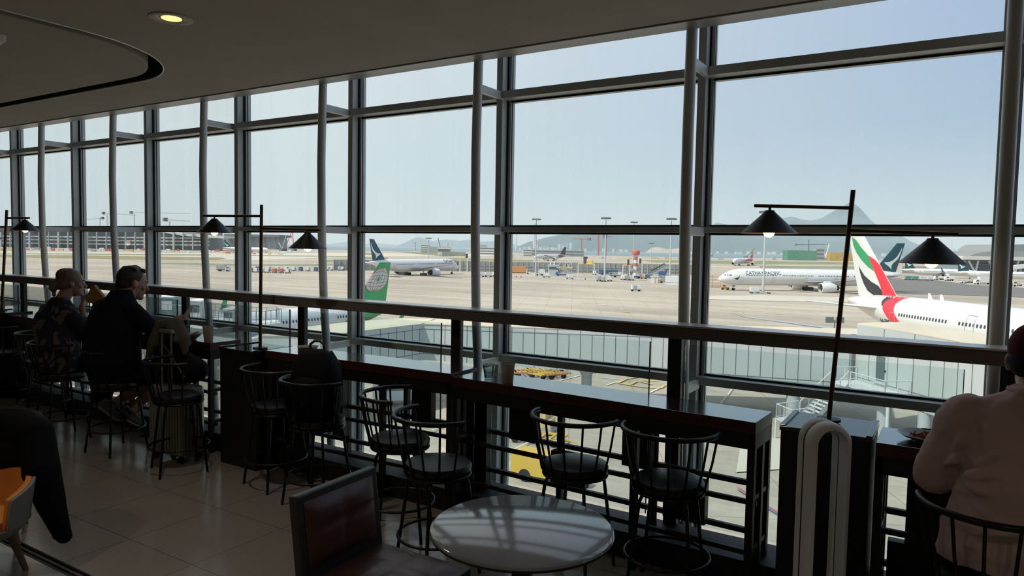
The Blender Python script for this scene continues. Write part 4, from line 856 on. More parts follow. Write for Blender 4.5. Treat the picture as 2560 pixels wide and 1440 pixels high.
def dolly(label, p, hd, cont='gse_white', cat='baggage dolly', grp=None, stripe=None):
    o = thing('container_dolly', label, cat, (p.x, p.y, GZ), hd, grp)
    MB().box((-1.7, -.85, .42), (1.7, .85, .56)).box((1.7, -.05, .42), (2.5, .05, .5)).build('deck', 'gse_dark', o); wheels(o, (-1.2, 1.2), .85, .26)
    MB().prism([(-1.5, .58), (.95, .58), (1.5, 1.05), (1.5, 2.2), (-1.5, 2.2)], -.76, .76, ax='y').build('container', cont, o, bevel=.03)
    if stripe: MB().box((-1.0, -.79, .8), (.3, -.765, 2.0)).build('container_curtain', stripe, o)
    return o
def flatcart(label, p, hd, m_='gse_yellow', grp=None, L=3.2):
    o = thing('flat_trailer', label, 'trailer', (p.x, p.y, GZ), hd, grp)
    mb = MB().box((-L / 2, -1.0, .42), (L / 2, -.88, .58)).box((-L / 2, .88, .42), (L / 2, 1.0, .58))
    for i in range(6): x = -L / 2 + .1 + (L - .2) * i / 5; mb.box((x - .07, -.9, .44), (x + .07, .9, .56))
    mb.beam((L / 2, 0, .5), (L / 2 + 1.1, 0, .3), .1, .1).build('frame', m_, o); wheels(o, (-L / 2 + .5, L / 2 - .5), .95, .28); return o
def tug(label, p, hd, m_='gse_white', grp=None):
    o = thing('baggage_tractor', label, 'tractor', (p.x, p.y, GZ), hd, grp)
    MB().prism([(-1.4, .35), (1.5, .35), (1.5, .95), (.5, 1.1), (.3, 1.15), (-1.4, 1.15)], -.7, .7, ax='y').build('body', m_, o, bevel=.05)
    MB().box((-.9, -.62, 1.85), (.4, .62, 1.93)).beam((-.85, -.58, 1.1), (-.85, -.58, 1.9), .07, .07).beam((.35, -.58, 1.1), (.2, -.58, 1.9), .07, .07).beam((-.85, .58, 1.1), (-.85, .58, 1.9), .07, .07).beam((.35, .58, 1.1), (.2, .58, 1.9), .07, .07).build('canopy', m_, o)
    wheels(o, (-.9, 1.0), .72, .36); return o
def stairs_truck(label, p, hd, m_='gse_blue', cover=False, L=8.0, hh=4.2):
    o = thing('passenger_stairs', label, 'boarding stairs', (p.x, p.y, GZ), hd)
    MB().box((-L / 2, -1.1, .5), (L / 2, 1.1, 1.15)).prism([(L / 2 - 1.6, 1.1), (L / 2, 1.1), (L / 2 - .2, 2.2), (L / 2 - 1.5, 2.2)], -1.0, 1.0, ax='y').build('chassis', m_, o, bevel=.05)
    a, b_ = Vector((-L / 2 - .2, 0, .9)), Vector((L / 2 - 2.5, 0, hh)); mb = MB().beam(a, b_, 1.7, .22)
    mb.box((L / 2 - 2.6, -.9, hh - .1), (L / 2 - .4, .9, hh + .08)); mb.build('flight', 'gse_white', o)
    for sy in (-.85, .85): MB().prism([(a.x, a.z), (b_.x, b_.z), (L / 2 - .4, hh), (L / 2 - .4, hh + 1.0), (b_.x, hh + 1.0), (a.x, a.z + 1.0)], sy - .03, sy + .03, ax='y').build('side_panel', 'gse_grey', o)
    if cover:
        for i in range(5): c_ = a.lerp(b_, (i + .5) / 5); MB().beam(c_ + Vector((-.7, 0, 2.1)), c_ + Vector((.6, 0, 2.7)), 1.9, .5).build('canopy_section', 'gse_dark', o)
        for i in range(4): c_ = a.lerp(b_, (i + .6) / 4); MB().beam(c_, c_ + Vector((0, 0, 2.2)), .1, .1).build('canopy_post', 'gse_grey', o)
    MB().beam((L / 2 - 2.4, 0, 1.0), (L / 2 - 1.0, 0, hh), .3, .3).build('lift', 'gse_dark', o); wheels(o, (-L / 2 + 1.4, L / 2 - 1.2), 1.1, .45); return o
def bus(label, p, hd, m_='gse_blue', L=10.5):
    o = thing('apron_bus', label, 'bus', (p.x, p.y, GZ), hd)
    MB().box((-L / 2, -1.3, .4), (L / 2, 1.3, 3.0)).build('body', m_, o, bevel=.12); MB().box((-L / 2 + .3, -1.33, 1.4), (L / 2 - .3, 1.33, 2.5)).build('window_band', 'glass_dark', o); wheels(o, (-L / 2 + 2, L / 2 - 2), 1.3, .5); return o
def portal(label, xl, yl, xr, yr, ht, signs=()):
    a, b_ = g(xl, yl), g(xr, yr); o = thing('sign_gantry', label, 'gantry', (a.x, a.y, GZ), 0); v = b_ - a
    for q in (Vector(), v): MB().cyl(q, q + Vector((0, 0, ht)), .28, n=8).build('post', 'gse_white', o)
    MB().beam(Vector((0, 0, ht)), v + Vector((0, 0, ht)), .35, .5).build('beam', 'crane_yellow', o)
    for k, w_, h_, m_ in signs: c_ = v * k + Vector((0, 0, ht + h_ * .45)); t_ = v.normalized(); MB().beam(c_ - t_ * w_ / 2, c_ + t_ * w_ / 2, .4, h_).build('sign_box', m_, o)
    return o
H0 = dirw(1, 0)
LCOL = [('gse_red', None, 'white and red'), ('gse_white', 'gse_blue', 'white with a blue curtain'), ('gse_white', None, 'plain white'), ('gse_white', 'gse_blue', 'white with a blue curtain'), ('gse_red', None, 'pale red'), ('gse_red', None, 'pale red'), ('gse_white', 'gse_dark', 'white and dark')]
base_d = None
for i, x in enumerate((626, 641, 655, 670, 686, 703, 720)):
    c_, s_, w_ = LCOL[i]; w = ['leftmost', 'second', 'third', 'fourth', 'fifth', 'sixth', 'rightmost'][i]
    dolly('%s baggage container of the front dolly row, %s' % (w_, w), g(x, 681 + (x - 626) * .025), H0 + 1.5708, c_, grp='baggage containers on dollies', stripe=s_)
for i, x in enumerate((645, 672, 694, 716, 735, 752, 770, 790)):
    w = ['first', 'second', 'third', 'fourth', 'fifth', 'sixth', 'seventh', 'eighth'][i]
    dolly('%s baggage container in the rear row of dollies, %s from the left' % ('blue' if i in (0, 5, 7) else 'white', w), g(x, 676.5 + (x - 640) * .012), H0 + 1.5708, 'gse_blue' if i in (0, 5, 7) else 'gse_white', grp='baggage containers on dollies', stripe='gse_dark' if i % 2 else None)
for x, y, w in ((825, 676.5, 'left'), (852, 676.5, 'right')): dolly('%s one of two separate white containers before the blast fence end' % w, g(x, y), H0, grp='baggage containers on dollies', stripe='gse_grey')
truck('small grey box truck alone on the apron above the man', g(559, 678), H0, 6.5, boxm='gse_grey')
for i, (x, y) in enumerate(((1202, 692), (1221, 692), (1240, 691))): dolly('%s white cart of the three beside the tube right of the lettered airliner' % ('left', 'middle', 'right')[i], g(x, y), H0 + .3, grp='service carts')
o = truck('rust-coloured long vehicle at the left edge of the wide pane', g(1290, 685), H0, 15, h=4.2, boxm='gse_orange')
flatcart('low flat trailer left of the first floodlight mast', g(1297, 693), H0, 'gse_white')
truck('white service truck by the foot of the first tall mast', g(1350, 689), H0 + PI, 5, boxm='gse_white')
dolly('white ground power unit right of the first mast foot', g(1366, 694), H0, cat='power unit')
# portable building
p = g(1383, 688); o = thing('control_cabin', 'pale blue-grey two-storey service cabin in the middle of the apron', 'cabin', (p.x, p.y, GZ), H0)
MB().box((-2.6, -2.5, 0), (2.6, 2.5, 5.2)).build('body', 'bridge_panel', o, bevel=.05); MB().box((-2.4, -2.54, 3.1), (2.4, -2.5, 4.5)).build('window_band', 'glass_dark', o); MB().box((-2.7, -2.6, 5.2), (2.7, 2.6, 5.4)).build('roof', 'gse_white', o)
for q in (-1.5, .4): MB().cyl((q, 0, 5.4), (q, 0, 7.0), .3, n=8).build('vent', 'gse_white', o)
p = g(1410, 684); o = thing('access_platform', 'tall white lattice maintenance platform behind the service cabin', 'platform', (p.x, p.y, GZ), H0)
for x0, x1 in ((-4, -1), (-1, 3), (3, 0), (2, 4.5), (4.5, 4)): MB().beam((x0, 0, 3.5), (x1, 0, 8.5), .18, .18).build('lattice_strut', 'gse_white', o)
MB().box((-.5, -1, 3.2), (4.8, 1, 3.5)).build('deck', 'gse_white', o)
for q in (0, 4.3): MB().cyl((q, 0, 0), (q, 0, 3.3), .15, n=8).build('support_leg', 'gse_white', o)
stairs_truck('blue stairs truck with an orange sign, right of the service cabin', g(1408, 690), H0 + PI)
p = g(1412, 688); o = thing('work_sign', 'round orange board on the blue stairs truck', 'sign', (p.x, p.y, GZ), H0); MB().cyl((0, -1.3, 0), (0, -1.3, 3.4), .06).build('sign_post', 'gse_grey', o); MB().cyl((0, -1.35, 4.1), (0, -1.25, 4.1), .9, n=20).build('sign_board', 'gse_yellow', o)
dolly('white tank trailer in front of the blue stairs truck', g(1424, 697), H0); flatcart('long low white trailer near the left gantry post', g(1447, 698), H0, 'gse_white', L=7)
portal('yellow-topped sign gantry with black and yellow boxes', 1445, 693, 1485, 696, 7.0, ((.42, 1.9, 2.6, 'gse_dark'), (.75, 3.4, 1.8, 'gse_yellow')))
portal('gantry with a dark screen left of the beacon mast', 1557, 695, 1574, 697, 6.6, ((.75, 1.6, 3.0, 'gse_dark'),))
portal('gantry with a dark screen right of the beacon mast', 1592, 688, 1605, 689, 6.6, ((.6, 1.5, 3.0, 'gse_dark'),))
portal('gantry with a dark sign box right of the lettered airliner nose', 1150, 681, 1168, 682, 8.2, ((.9, 1.6, 2.4, 'gse_dark'),))
bus('blue bus behind the middle floodlight mast', g(1520, 687), H0); truck('grey van parked in front of the blue bus', g(1533, 693), H0 + PI, 4.6, 2, 2.6, 'gse_grey', 'gse_grey')
for i, (x, y, m_) in enumerate(((1486, 687, 'gse_white'), (1497, 703, 'gse_grey'), (1509, 704.5, 'gse_grey'), (1524, 703, 'gse_white'), (1549, 690, 'gse_white'), (1557, 700, 'gse_white'), (1568, 700.5, 'gse_grey'), (1579, 701, 'gse_white'))):
    dolly('%s service unit, number of the row by the middle masts: %s' % (('white' if m_ == 'gse_white' else 'grey'), ('first', 'second', 'third', 'fourth', 'fifth', 'sixth', 'seventh', 'eighth')[i]), g(x, y), H0 + 1.5708, m_, grp='service units by the masts')
stairs_truck('blue stairs truck under the beacon mast', g(1586, 696), H0 + PI, L=7)
tug('orange tractor right of the blue stairs truck', g(1608, 697), H0, 'gse_orange'); dolly('blue container cart beside the orange tractor', g(1621, 697), H0, 'gse_blue')
stairs_truck('white covered passenger stairs with black canopy ribs', g(1650, 694), H0, 'gse_grey', True, 9.5, 5.0)
truck('blue truck behind the covered stairs', g(1660, 693), H0, 6, boxm='gse_blue')
p = g(1636, 707); o = thing('guard_hut', 'small cream guard hut on the apron', 'hut', (p.x, p.y, GZ), H0 - .3); MB().box((-1.6, -1.3, 0), (1.6, 1.3, 2.7)).build('body', 'building_white', o); MB().box((-1.9, -1.6, 2.7), (1.9, 1.6, 2.95)).build('roof', 'building_white', o); MB().box((.1, -1.34, .1), (.9, -1.3, 2.2)).build('door', 'gse_grey', o)
tug('cream tractor between the hut and the grey container', g(1648, 706), H0, 'gse_yellow'); dolly('grey container cart right of the cream tractor', g(1660, 707), H0, 'gse_grey')
p = g(1684, 713); o = thing('site_office', 'big white flat-roofed box building left of the tall tube', 'cabin', (p.x, p.y, GZ), H0 - .2); MB().box((-3.4, -1.5, 0), (3.6, 1.5, 3.6)).build('walls', 'gse_white', o, bevel=.05); MB().box((-3.4, -1.56, 1.15), (3.6, -1.5, 1.22)).build('panel_seam', 'gse_grey', o)
p = g(1589, 728); o = dolly('lone grey catering trailer in the open middle of the apron', p, H0 + .1, 'gse_white', stripe='gse_grey')
p = g(1734, 721); o = thing('mobile_lighting_mast', 'thin lattice equipment mast seen between the tube and the mullion', 'mast', (p.x, p.y, GZ), H0); MB().beam((0, 0, 0), (0, 0, 7.5), .3, .3).build('pole', 'gse_grey', o); MB().box((-1.5, -.7, .3), (1.5, .7, 1.4)).build('trailer', 'gse_white', o); MB().box((-.5, -.3, 7.4), (.5, .3, 8)).build('lamp_head', 'gse_white', o)
p = g(1782, 718); o = thing('scissor_platform', 'orange lattice work platform left of the airliner nose', 'platform', (p.x, p.y, GZ), H0)
for z in (0.4, 1.6, 2.8, 4.0): MB().box((-3, -1, z), (3, 1, z + .18)).build('deck', 'gse_orange', o)
for x in (-2.8, -.5, 2.8): MB().beam((x, -1, 0), (x, -1, 5.2), .15, .15).build('support_leg', 'gse_orange', o)
tug('tow tractor ahead of the nose wheel of the left-pointing airliner', g(1812, 724), H0, 'gse_orange'); flatcart('grey tow bar trailer behind the nose wheel', g(1822, 716), H0, 'gse_grey', L=5)
p = g(1886, 733); o = dolly('white equipment box at the foot of the mast behind the left shade', p, H0, 'gse_white'); flatcart('low ring of rails around the mast foot', g(1900, 734), H0, 'gse_grey', L=7)
# under and near the bridge
for i, (x, y, a, m_) in enumerate(((1342, 934, .3, 'gse_yellow'), (1384, 925, .1, 'gse_yellow'), (1384, 944, .5, 'gse_orange'), (1356, 944, .8, 'gse_yellow'), (1310, 940, .2, 'gse_orange'))):
    flatcart('yellow tow bar dolly of the cluster behind the paper cup, %s' % ('left of centre', 'upper right', 'lower right', 'lower middle', 'far left')[i], g(x, y), H0 + a, m_, 'yellow dollies under the bridge', L=2.6)
p = g(1345, 1080); o = thing('pallet_load', 'tan timber crates on a pallet below the bar table', 'crates', (p.x, p.y, GZ), H0 - .3)
MB().box((-1.3, -1, .15), (1.3, 1, .5)).build('pallet', 'gse_grey', o)
for a, b_, z0, z1 in ((-1.2, 1.2, .5, 1.2), (-.9, .8, 1.2, 1.8), (-.5, .4, 1.8, 2.3)): MB().box((a, -.8, z0), (b_, .8, z1)).build('crate', 'timber', o, bevel=.03)
p = g(1345, 1105); o = flatcart('yellow flat trailer carrying the crates, below the bar table', p, H0 - .4, 'gse_yellow', L=4)
p = g(1385, 1205); o = thing('belt_loader', 'bright yellow belt loader low under the bar table', 'belt loader', (p.x, p.y, GZ), H0 - .5)
MB().prism([(-2.6, .4), (1.8, .4), (.6, 1.7), (-2.6, 1.7)], -.9, .9, ax='y').build('body', 'gse_yellow', o, bevel=.05); MB().beam((-2.4, 0, 1.4), (2.2, 0, .6), .7, .2).build('belt', 'gse_dark', o); wheels(o, (-1.6, .9), .95, .4)
p = g(1000, 1010); o = thing('service_van', 'white van with an orange roof load seen under the bar table', 'van', (p.x, p.y, GZ), H0 + .3)
MB().prism([(-2.4, .5), (2.5, .5), (2.5, 1.2), (1.9, 1.4), (1.1, 2.3), (-2.4, 2.3)], -1, 1, ax='y').build('body', 'gse_white', o, bevel=.06); MB().prism([(.9, 1.45), (1.85, 1.45), (1.1, 2.2), (.9, 2.2)], -1.02, 1.02, ax='y').box((-2.1, -1.02, 1.45), (.6, 1.02, 2.1)).build('windows', 'glass_dark', o); MB().box((-2.4, -.9, 2.32), (1.0, .9, 2.6)).build('roof_load', 'timber', o); wheels(o, (-1.5, 1.5), 1.0, .38)
p = g(1228, 888); o = thing('warning_sign', 'yellow and black triangular sign under the bridge', 'sign', (p.x, p.y, GZ), H0); MB().prism([(-.6, 1.4), (.6, 1.4), (0, 2.6)], -.05, .05, ax='y').build('sign_board', 'gse_yellow', o); MB().cyl((0, 0, 0), (0, 0, 1.5), .05).build('sign_post', 'gse_dark', o)
# far right gate vehicles
for i, (x, y, kind) in enumerate(((2270, 700, 'dg'), (2288, 700.5, 'dg'), (2306, 701, 'dw'), (2324, 701.5, 'dw'))):
    dolly(('left green container near the far left wing, right part of the apron', 'right green container next to it', 'left white container right of the two green ones', 'right white container of the far gate row')[i], g(x, y), H0, 'gse_green' if kind == 'dg' else 'gse_white', grp='containers at the far gates')
truck('white tow truck under the wing of the left far-gate airliner', g(2348, 700), H0 + PI, 6, h=2.0); truck('white cab truck in front of the engine at the far gate', g(2373, 702), H0 + PI, 5, h=2.6)
tug('baggage tractor behind the right lamp shade edge', g(2408, 708), H0, 'gse_white'); tug('second baggage tractor right beside it', g(2425, 707), H0 + PI, 'gse_grey')
truck('white box truck with a blue emblem left of the thick grey tube', g(2458, 711), H0 + PI, 9, h=3.9, logo=True)
truck('yellow-white belt truck right of the thick grey tube', g(2520, 716), H0, 7, h=2.2, boxm='crane_yellow'); tug('tractor at the right frame edge by the far gates', g(2545, 715), H0, 'gse_grey')

# ================================================================= FAR BUILDINGS AND CRANES
def bld(label, x0, x1, yt, yb, dep=30, m_='building_grey', bands_=0, name='building', grp=None, bm='building_dark', Zs=None):
    """block between pixel columns x0..x1, top at yt, foot at yb"""
    p = g((x0 + x1) / 2, yb) if Zs is None else at((x0 + x1) / 2, yb, Z=Zs); Zd = depth(p); zf = GZ if Zs is None else GZ - 5
    w = (x1 - x0) * Zd / F; h = at((x0 + x1) / 2, yt, Z=Zd).z - zf
    o = thing(name, label, 'building', (p.x, p.y, zf), H0, grp)
    MB().box((-w / 2, 0, 0), (w / 2, dep, h)).build('block', m_, o)
    for i in range(bands_): z = h * (i + .45) / bands_; MB().box((-w / 2 * .97, -.25, z), (w / 2 * .97, 0, z + h / bands_ * .38)).build('window_band', bm, o)
    return o
bld('banded low control building right of the striped chimney', 1052, 1072, 612, 633, 20, 'building_white', 4)
bld('dark grey hangar block behind the first floodlight mast', 1071, 1121, 617, 634, 40, 'building_grey')
bld('tan partly built block with a dark opening left of the thin tube', 1094, 1126, 619, 637, 20, 'building_white', 1); bld('grey fenced shed stretch left of the thin tube', 1105, 1162, 630, 640, 10, 'fence_grey')
bld('white office block with window bands right of the thin tube', 1194, 1242, 619, 638, 25, 'building_white', 3); bld('grey rooftop block above the white office block', 1196, 1216, 612, 636, 15, 'building_grey')
bld('small cream block left of the plum-tailed freighter', 1308, 1328, 624, 642, 15, 'building_white', 3)
bld('low unfinished grey building behind the freighter', 1328, 1460, 626, 641, 30, 'building_grey', 2); bld('ochre scaffolded bay of the unfinished building', 1440, 1457, 627, 641, 12, 'hoarding_tan')
bld('green scaffolded building right of the left shade of the right lamp', 1969, 2041, 626, 651, 25, 'scaffold_green', 0); bld('grey concrete tower at the end of the green scaffolding', 2040, 2060, 622, 651, 12, 'building_grey', 3)
bld('ochre hoarding block left of the flag tail', 2075, 2170, 632, 653, 15, 'hoarding_tan')
# power station chimneys and striped tower
def stack(label, x, yt, yb, Zs, r_, cols=None, n_=1, r2=None):
    p = at(x, yb, Z=Zs); h = at(x, yt, Z=Zs).z - (GZ - 5); o = thing('chimney', label, 'chimney', (p.x, p.y, GZ - 5), 0)
    if cols: bands(o, r_, h, n_, cols, r2)
    else: MB().cyl((0, 0, 0), (0, 0, h), r_, r2 or r_, n=14).build('shaft', 'city_pale', o, smooth=40)
stack('left one of two tall pale power station chimneys', 1290, 585, 619, 5200, 6, r2=4); stack('right, taller one of two pale power station chimneys', 1335.5, 558, 618, 5200, 9, r2=7)
stack('striped red and white chimney in front of the distant hills', 1037.5, 603, 627, 2300, 1.9, ('gse_white', 'gse_red'), 7)
rr = random.Random(3)
ORD = 'first second third fourth fifth sixth seventh eighth ninth tenth eleventh twelfth thirteenth fourteenth fifteenth sixteenth'.split()
SEG = [(40, 'left of the first tube'), (180, 'between first tube and second mullion'), (290, 'above the blonde woman'), (360, 'above the man in navy'), (500, 'right of the man in navy'), (600, 'under the left shade of the middle lamp'), (700, 'beside the middle lamp pole'), (900, 'right of the middle lamp'),
       (1340, 'left part of the wide pane'), (1420, 'behind the plum-tailed freighter'), (1510, 'left of the middle mast'), (1600, 'right of the middle mast'), (1700, 'behind the white box building'), (1760, 'behind the tall tube'), (1850, 'left of the red-tailed airliner'), (1930, 'under the left shade of the right lamp'), (2040, 'behind the green scaffolding'), (2130, 'left of the leaning lamp pole'), (2260, 'right of the flag tail'), (2330, 'left under the right shade'), (2400, 'right under the right shade'), (2470, 'left of the thick tube'), (9999, 'by the thick tube')]
CNT = {}
COLN = {'city_pale': 'pale', 'building_white': 'cream', 'city_block': 'grey', 'gse_white': 'white', 'gse_red': 'red', 'timber': 'tan', 'gse_grey': 'grey', 'gse_dark': 'dark'}
def seglab(what, x, m_):
    w = [t for xm, t in SEG if x < xm][0]; k = (what, w); CNT[k] = CNT.get(k, 0) + 1
    return '%s %s %s, %s from the left' % (COLN[m_], what, w, ORD[CNT[k] - 1])
for i in range(46):
    x = 1300 + i * 20.5 + rr.uniform(-6, 6); Zs = 5000 + rr.uniform(-80, 80)
    if 1600 < x < 1745: continue
    w = rr.uniform(3, 10); yb = 622.5 + (x - 1500) * .0175 + 5
    q_ = yb - rr.uniform(2.5, 6.5); m_ = rr.choice(('city_pale', 'city_pale', 'building_white', 'city_block'))
    bld(seglab('far shore shed', x, m_), x, x + w, q_, yb, 20, m_, 0, 'shore_building', 'white specks along the far shore', Zs=Zs)
for i in range(14): x = 1300 + i * 9.5; yb = 627; bld('%s power station block %s from the left at the tall chimneys' % ('pale' if i % 3 else 'grey', ORD[i]), x, x + rr.uniform(5, 9), rr.uniform(606, 621), yb, 20, 'city_pale' if i % 3 else 'city_block', 0, 'plant_building', 'power station buildings by the chimneys', Zs=5150 + rr.uniform(-60, 60))
for i in range(34):
    x = 2285 + i * 6.6 + rr.uniform(-2, 2); w = rr.uniform(2.5, 5); yb = 643; ytop = 643 - rr.uniform(8, 26) - (22 if i == 14 else 0)
    m_ = rr.choice(('city_block', 'city_pale', 'city_block'))
    bld(seglab('hazy city tower', x, m_), x, x + w, ytop, yb, 20, m_, 0, 'city_tower', 'hazy high-rise city behind the right lamp', Zs=8300 + rr.uniform(-200, 200))
# far left: hall under construction
def ppt(x, y, Z): return at(x, y, Z=Z)
hl = thing('terminal_hall', 'long pale concourse hall under construction with a curved white roof edge, far left', 'building', (0, 0, 0), 0)
ZL = 1180
A_, B_ = ppt(-160, 620, ZL), ppt(528, 626, ZL); A_.z = B_.z = GZ
def slab(x0, x1, y0, y1, Zn, dep, m_, name, par, nseg=1):
    a, b_ = ppt(x0, y0, Zn), ppt(x1, y0, Zn); zt = ppt((x0 + x1) / 2, y0, Zn).z; zb = ppt((x0 + x1) / 2, y1, Zn).z
    MB().prism([(a.x, a.y), (b_.x, b_.y), ((b_ + f0 * dep).x, (b_ + f0 * dep).y), ((a + f0 * dep).x, (a + f0 * dep).y)], zb, zt).build(name, m_, par)
slab(-200, 520, 575, 626, ZL + 12, 60, 'glass_hall_hazed', 'glazed_front', hl)
top = [(-200, 571), (340, 572), (400, 574), (460, 584), (520, 588), (560, 590)]
for (xa, ya), (xb, yb) in zip(top, top[1:]):
    a0, b0 = ppt(xa, ya, ZL), ppt(xb, yb, ZL); a1, b1 = ppt(xa, ya + 6, ZL), ppt(xb, yb + 6, ZL)
    v = []
    for q in (a0, b0, b1, a1): v += [q, q + f0 * 60]
    MB().add(v, [(0, 2, 4, 6), (1, 7, 5, 3), (0, 1, 3, 2), (2, 3, 5, 4), (4, 5, 7, 6), (6, 7, 1, 0)]).build('roof_edge', 'building_white', hl)
for x in range(-190, 530, 24): 
    a = ppt(x, 580, ZL - 2); b_ = ppt(x, 624, ZL - 2); MB().beam(a, b_, 2.2 if (x // 24) % 3 else 5, 1.5).build('pier', 'city_block' if x < 330 else 'building_grey', hl)
for y in (592, 600, 609):
    MB().beam(ppt(-200, y - 4, ZL + 4), ppt(524, y + 4, ZL + 4), 3, 2.0).build('floor_edge', 'building_white', hl)
h2 = thing('terminal_hall', 'second flat-roofed hall under construction right of the first, by the left mullions', 'building', (0, 0, 0), 0)
slab(528, 690, 589, 627, 1600, 80, 'building_grey', 'block', h2); slab(560, 698, 586, 592, 1590, 90, 'building_dark', 'roof', h2)
for x in range(535, 690, 14): MB().beam(ppt(x, 593, 1596), ppt(x, 625, 1596), 2.5, 1).build('pier', 'building_dark', h2)
for i in range(60):
    x = -20 + i * 12.6 + rr.uniform(-4, 4); yb = 617 + x * .014 + rr.uniform(0, 6); p = g(x, yb + 4); w = rr.uniform(2, 7)
    m_ = rr.choice(('gse_white', 'gse_white', 'gse_red', 'timber', 'gse_grey')); o = MB().box((-w / 2, -1, 0), (w / 2, 1, rr.uniform(1.5, 4))).build('site_barrier', m_, None, loc=(p.x, p.y, GZ), rz=H0); tag(o, seglab('construction barrier', x, m_), 'barrier', 'site clutter before the far halls')
for i in range(40):
    x = 1270 + i * 33 + rr.uniform(-10, 10); yb = 647 + (x - 1500) * .006; p = g(x, yb); w = rr.uniform(4, 12)
    if 1325 < x < 1425 or 1820 < x < 1915: continue
    m_ = rr.choice(('gse_white', 'gse_grey', 'timber', 'gse_dark')); o = MB().box((-w / 2, -2, 0), (w / 2, 2, rr.uniform(1.5, 4))).build('shore_vehicle', m_, None, loc=(p.x, p.y, GZ), rz=H0); tag(o, seglab('shoreline vehicle', x, m_), 'vehicle', 'specks along the shoreline works')
# cranes
def tower_crane(label, xm, yt, yb, xa, ya, xb, yb2, Zs, m_='crane_pale', t_=1.6):
    """mast at xm from yb up to yt; jib from (xa,ya) to (xb,yb2)"""
    b_ = at(xm, yb, Z=Zs); b_.z = GZ; tp = at(xm, yt, Z=Zs); o = thing('tower_crane', label, 'crane', b_, 0)
    MB().cyl((0, 0, 0), tp - b_, t_ * .8, n=4).build('tower', m_, o)
    A = at(xa, ya, Z=Zs) - b_; B = at(xb, yb2, Z=Zs) - b_
    MB().beam(A, B, t_, t_).build('jib', m_, o)
    e_ = A if abs(xa - xm) < abs(xb - xm) else B
    MB().box(tuple(e_ - Vector((t_ * 1.6,) * 3)), tuple(e_ + Vector((t_ * 1.6,) * 3))).build('counterweight', 'mast_head', o)
tower_crane('faint tower crane jib highest on the left, long arm to the right', 336, 533, 575, 328, 531, 476, 534, 1500)
tower_crane('faint tower crane with sloping jib, left of the highest one', 268, 535, 575, 259, 533, 340, 538, 1500); tower_crane('faint tower crane whose jib ends left, above the blonde woman', 250, 546, 575, 256, 545, 205, 550, 1500)
tower_crane('pale tower crane with short mast above the hall, left of the middle lamp', 424, 553, 580, 413, 549, 474, 553, 1400, t_=2.2)
tower_crane('red tower crane with dark jib, left one behind the wide pane', 1454, 597, 640, 1432, 597, 1473, 598, 1500, 'crane_red', 1.8); tower_crane('thick red tower crane in the middle of the wide pane', 1496, 585, 641, 1480, 586, 1512, 583, 1500, 'crane_red', 2.6); tower_crane('red tower crane beside the middle floodlight mast', 1515, 592, 641, 1512, 592, 1530, 591, 1500, 'crane_red', 2.0)
tower_crane('grey construction crane above the green scaffolding', 2022, 600, 640, 1990, 612, 2070, 611, 1300, 'building_dark', 1.2)
def crawler(label, x0, y0, x1, y1, m_='crane_red', Zs=None, t_=1.2):
    b_ = g(x0, y0) if Zs is None else at(x0, y0, Z=Zs); Zs = depth(b_); o = thing('crawler_crane', label, 'crane', b_, 0)
    MB().beam((0, 0, 1), at(x1, y1, Z=Zs) - b_, t_, t_).build('boom', m_, o); MB().box((-4, -3, 0), (4, 3, 4)).build('cab', 'building_dark', o)
crawler('red lattice crane leaning right, left of the middle lamp right shade', 711, 627, 728, 582); crawler('tall red lattice crane behind the middle lamp right shade', 735, 627, 731, 580)
crawler('pale lattice crane leaning right above the far construction site', 704, 627, 716, 586, 'crane_pale'); crawler('pale lattice crane right of the red ones', 736, 627, 752, 594, 'crane_pale'); crawler('low pale crane boom left of the red ones', 706, 627, 697, 606, 'crane_pale')
crawler('dark mobile crane boom over the grey hangar', 1104, 633, 1095, 595, 'building_dark'); crawler('small ochre crane on the grey hangar', 1117, 634, 1119, 607, 'crane_yellow', t_=1.8)
crawler('thin grey crane boom above the red-tailed airliner', 1864, 645, 1889, 620, 'building_dark', t_=1.0); crawler('thin grey crane boom at the left edge of the right pane', 1777, 641, 1796, 624, 'building_dark', t_=1.0)
crawler('tan crane boom in front of the green scaffolding', 2010, 651, 1990, 620, 'timber', t_=1.4); crawler('white crane boom right of the green scaffolding', 2063, 650, 2073, 610, 'gse_white', t_=1.6); crawler('thin dark crane between the flag tail and the far gates', 2238, 655, 2255, 625, 'building_dark', t_=1.0)
# far right terminal
ft = thing('terminal_building', 'grey curved-roof terminal with white fascia and V-shaped struts at the far right', 'building', (0, 0, 0), 0)
ZT = 520
def arch(x0, x1, xpk, ybase, ypk, Zn, dep, name, m_='roof_grey', n_=18):
    V_ = []; 
    for i in range(n_ + 1):
        x = x0 + (x1 - x0) * i / n_; k = (x - x0) / max(1, (xpk - x0)); y = ybase - (ybase - ypk) * (math.sin(min(1, k) * PI / 2) ** .8)
        p = ppt(x, y, Zn); q = ppt(x, ybase + 4, Zn); V_ += [p, p + f0 * dep, q, q + f0 * dep]
    fs = []
    for i in range(n_): a = 4 * i; b_ = a + 4; fs += [(a, b_, b_ + 1, a + 1), (a, a + 2, b_ + 2, b_), (a + 1, b_ + 1, b_ + 3, a + 3), (a + 2, a + 3, b_ + 3, b_ + 2)]
    fs += [(0, 1, 3, 2), (4 * n_, 4 * n_ + 2, 4 * n_ + 3, 4 * n_ + 1)]
    MB().add(V_, fs).build(name, m_, ft, smooth=30)
arch(2417, 2760, 2475, 643, 629, ZT, 60, 'roof'); arch(2512, 2760, 2545, 629, 611, ZT + 30, 60, 'upper_roof')
slab(2408, 2760, 643, 652, ZT - 8, 12, 'building_white', 'fascia', ft); slab(2416, 2760, 652, 684, ZT + 6, 40, 'glass_hall_hazed', 'glazed_front', ft); slab(2405, 2760, 684, 694, ZT, 50, 'building_grey', 'base', ft)
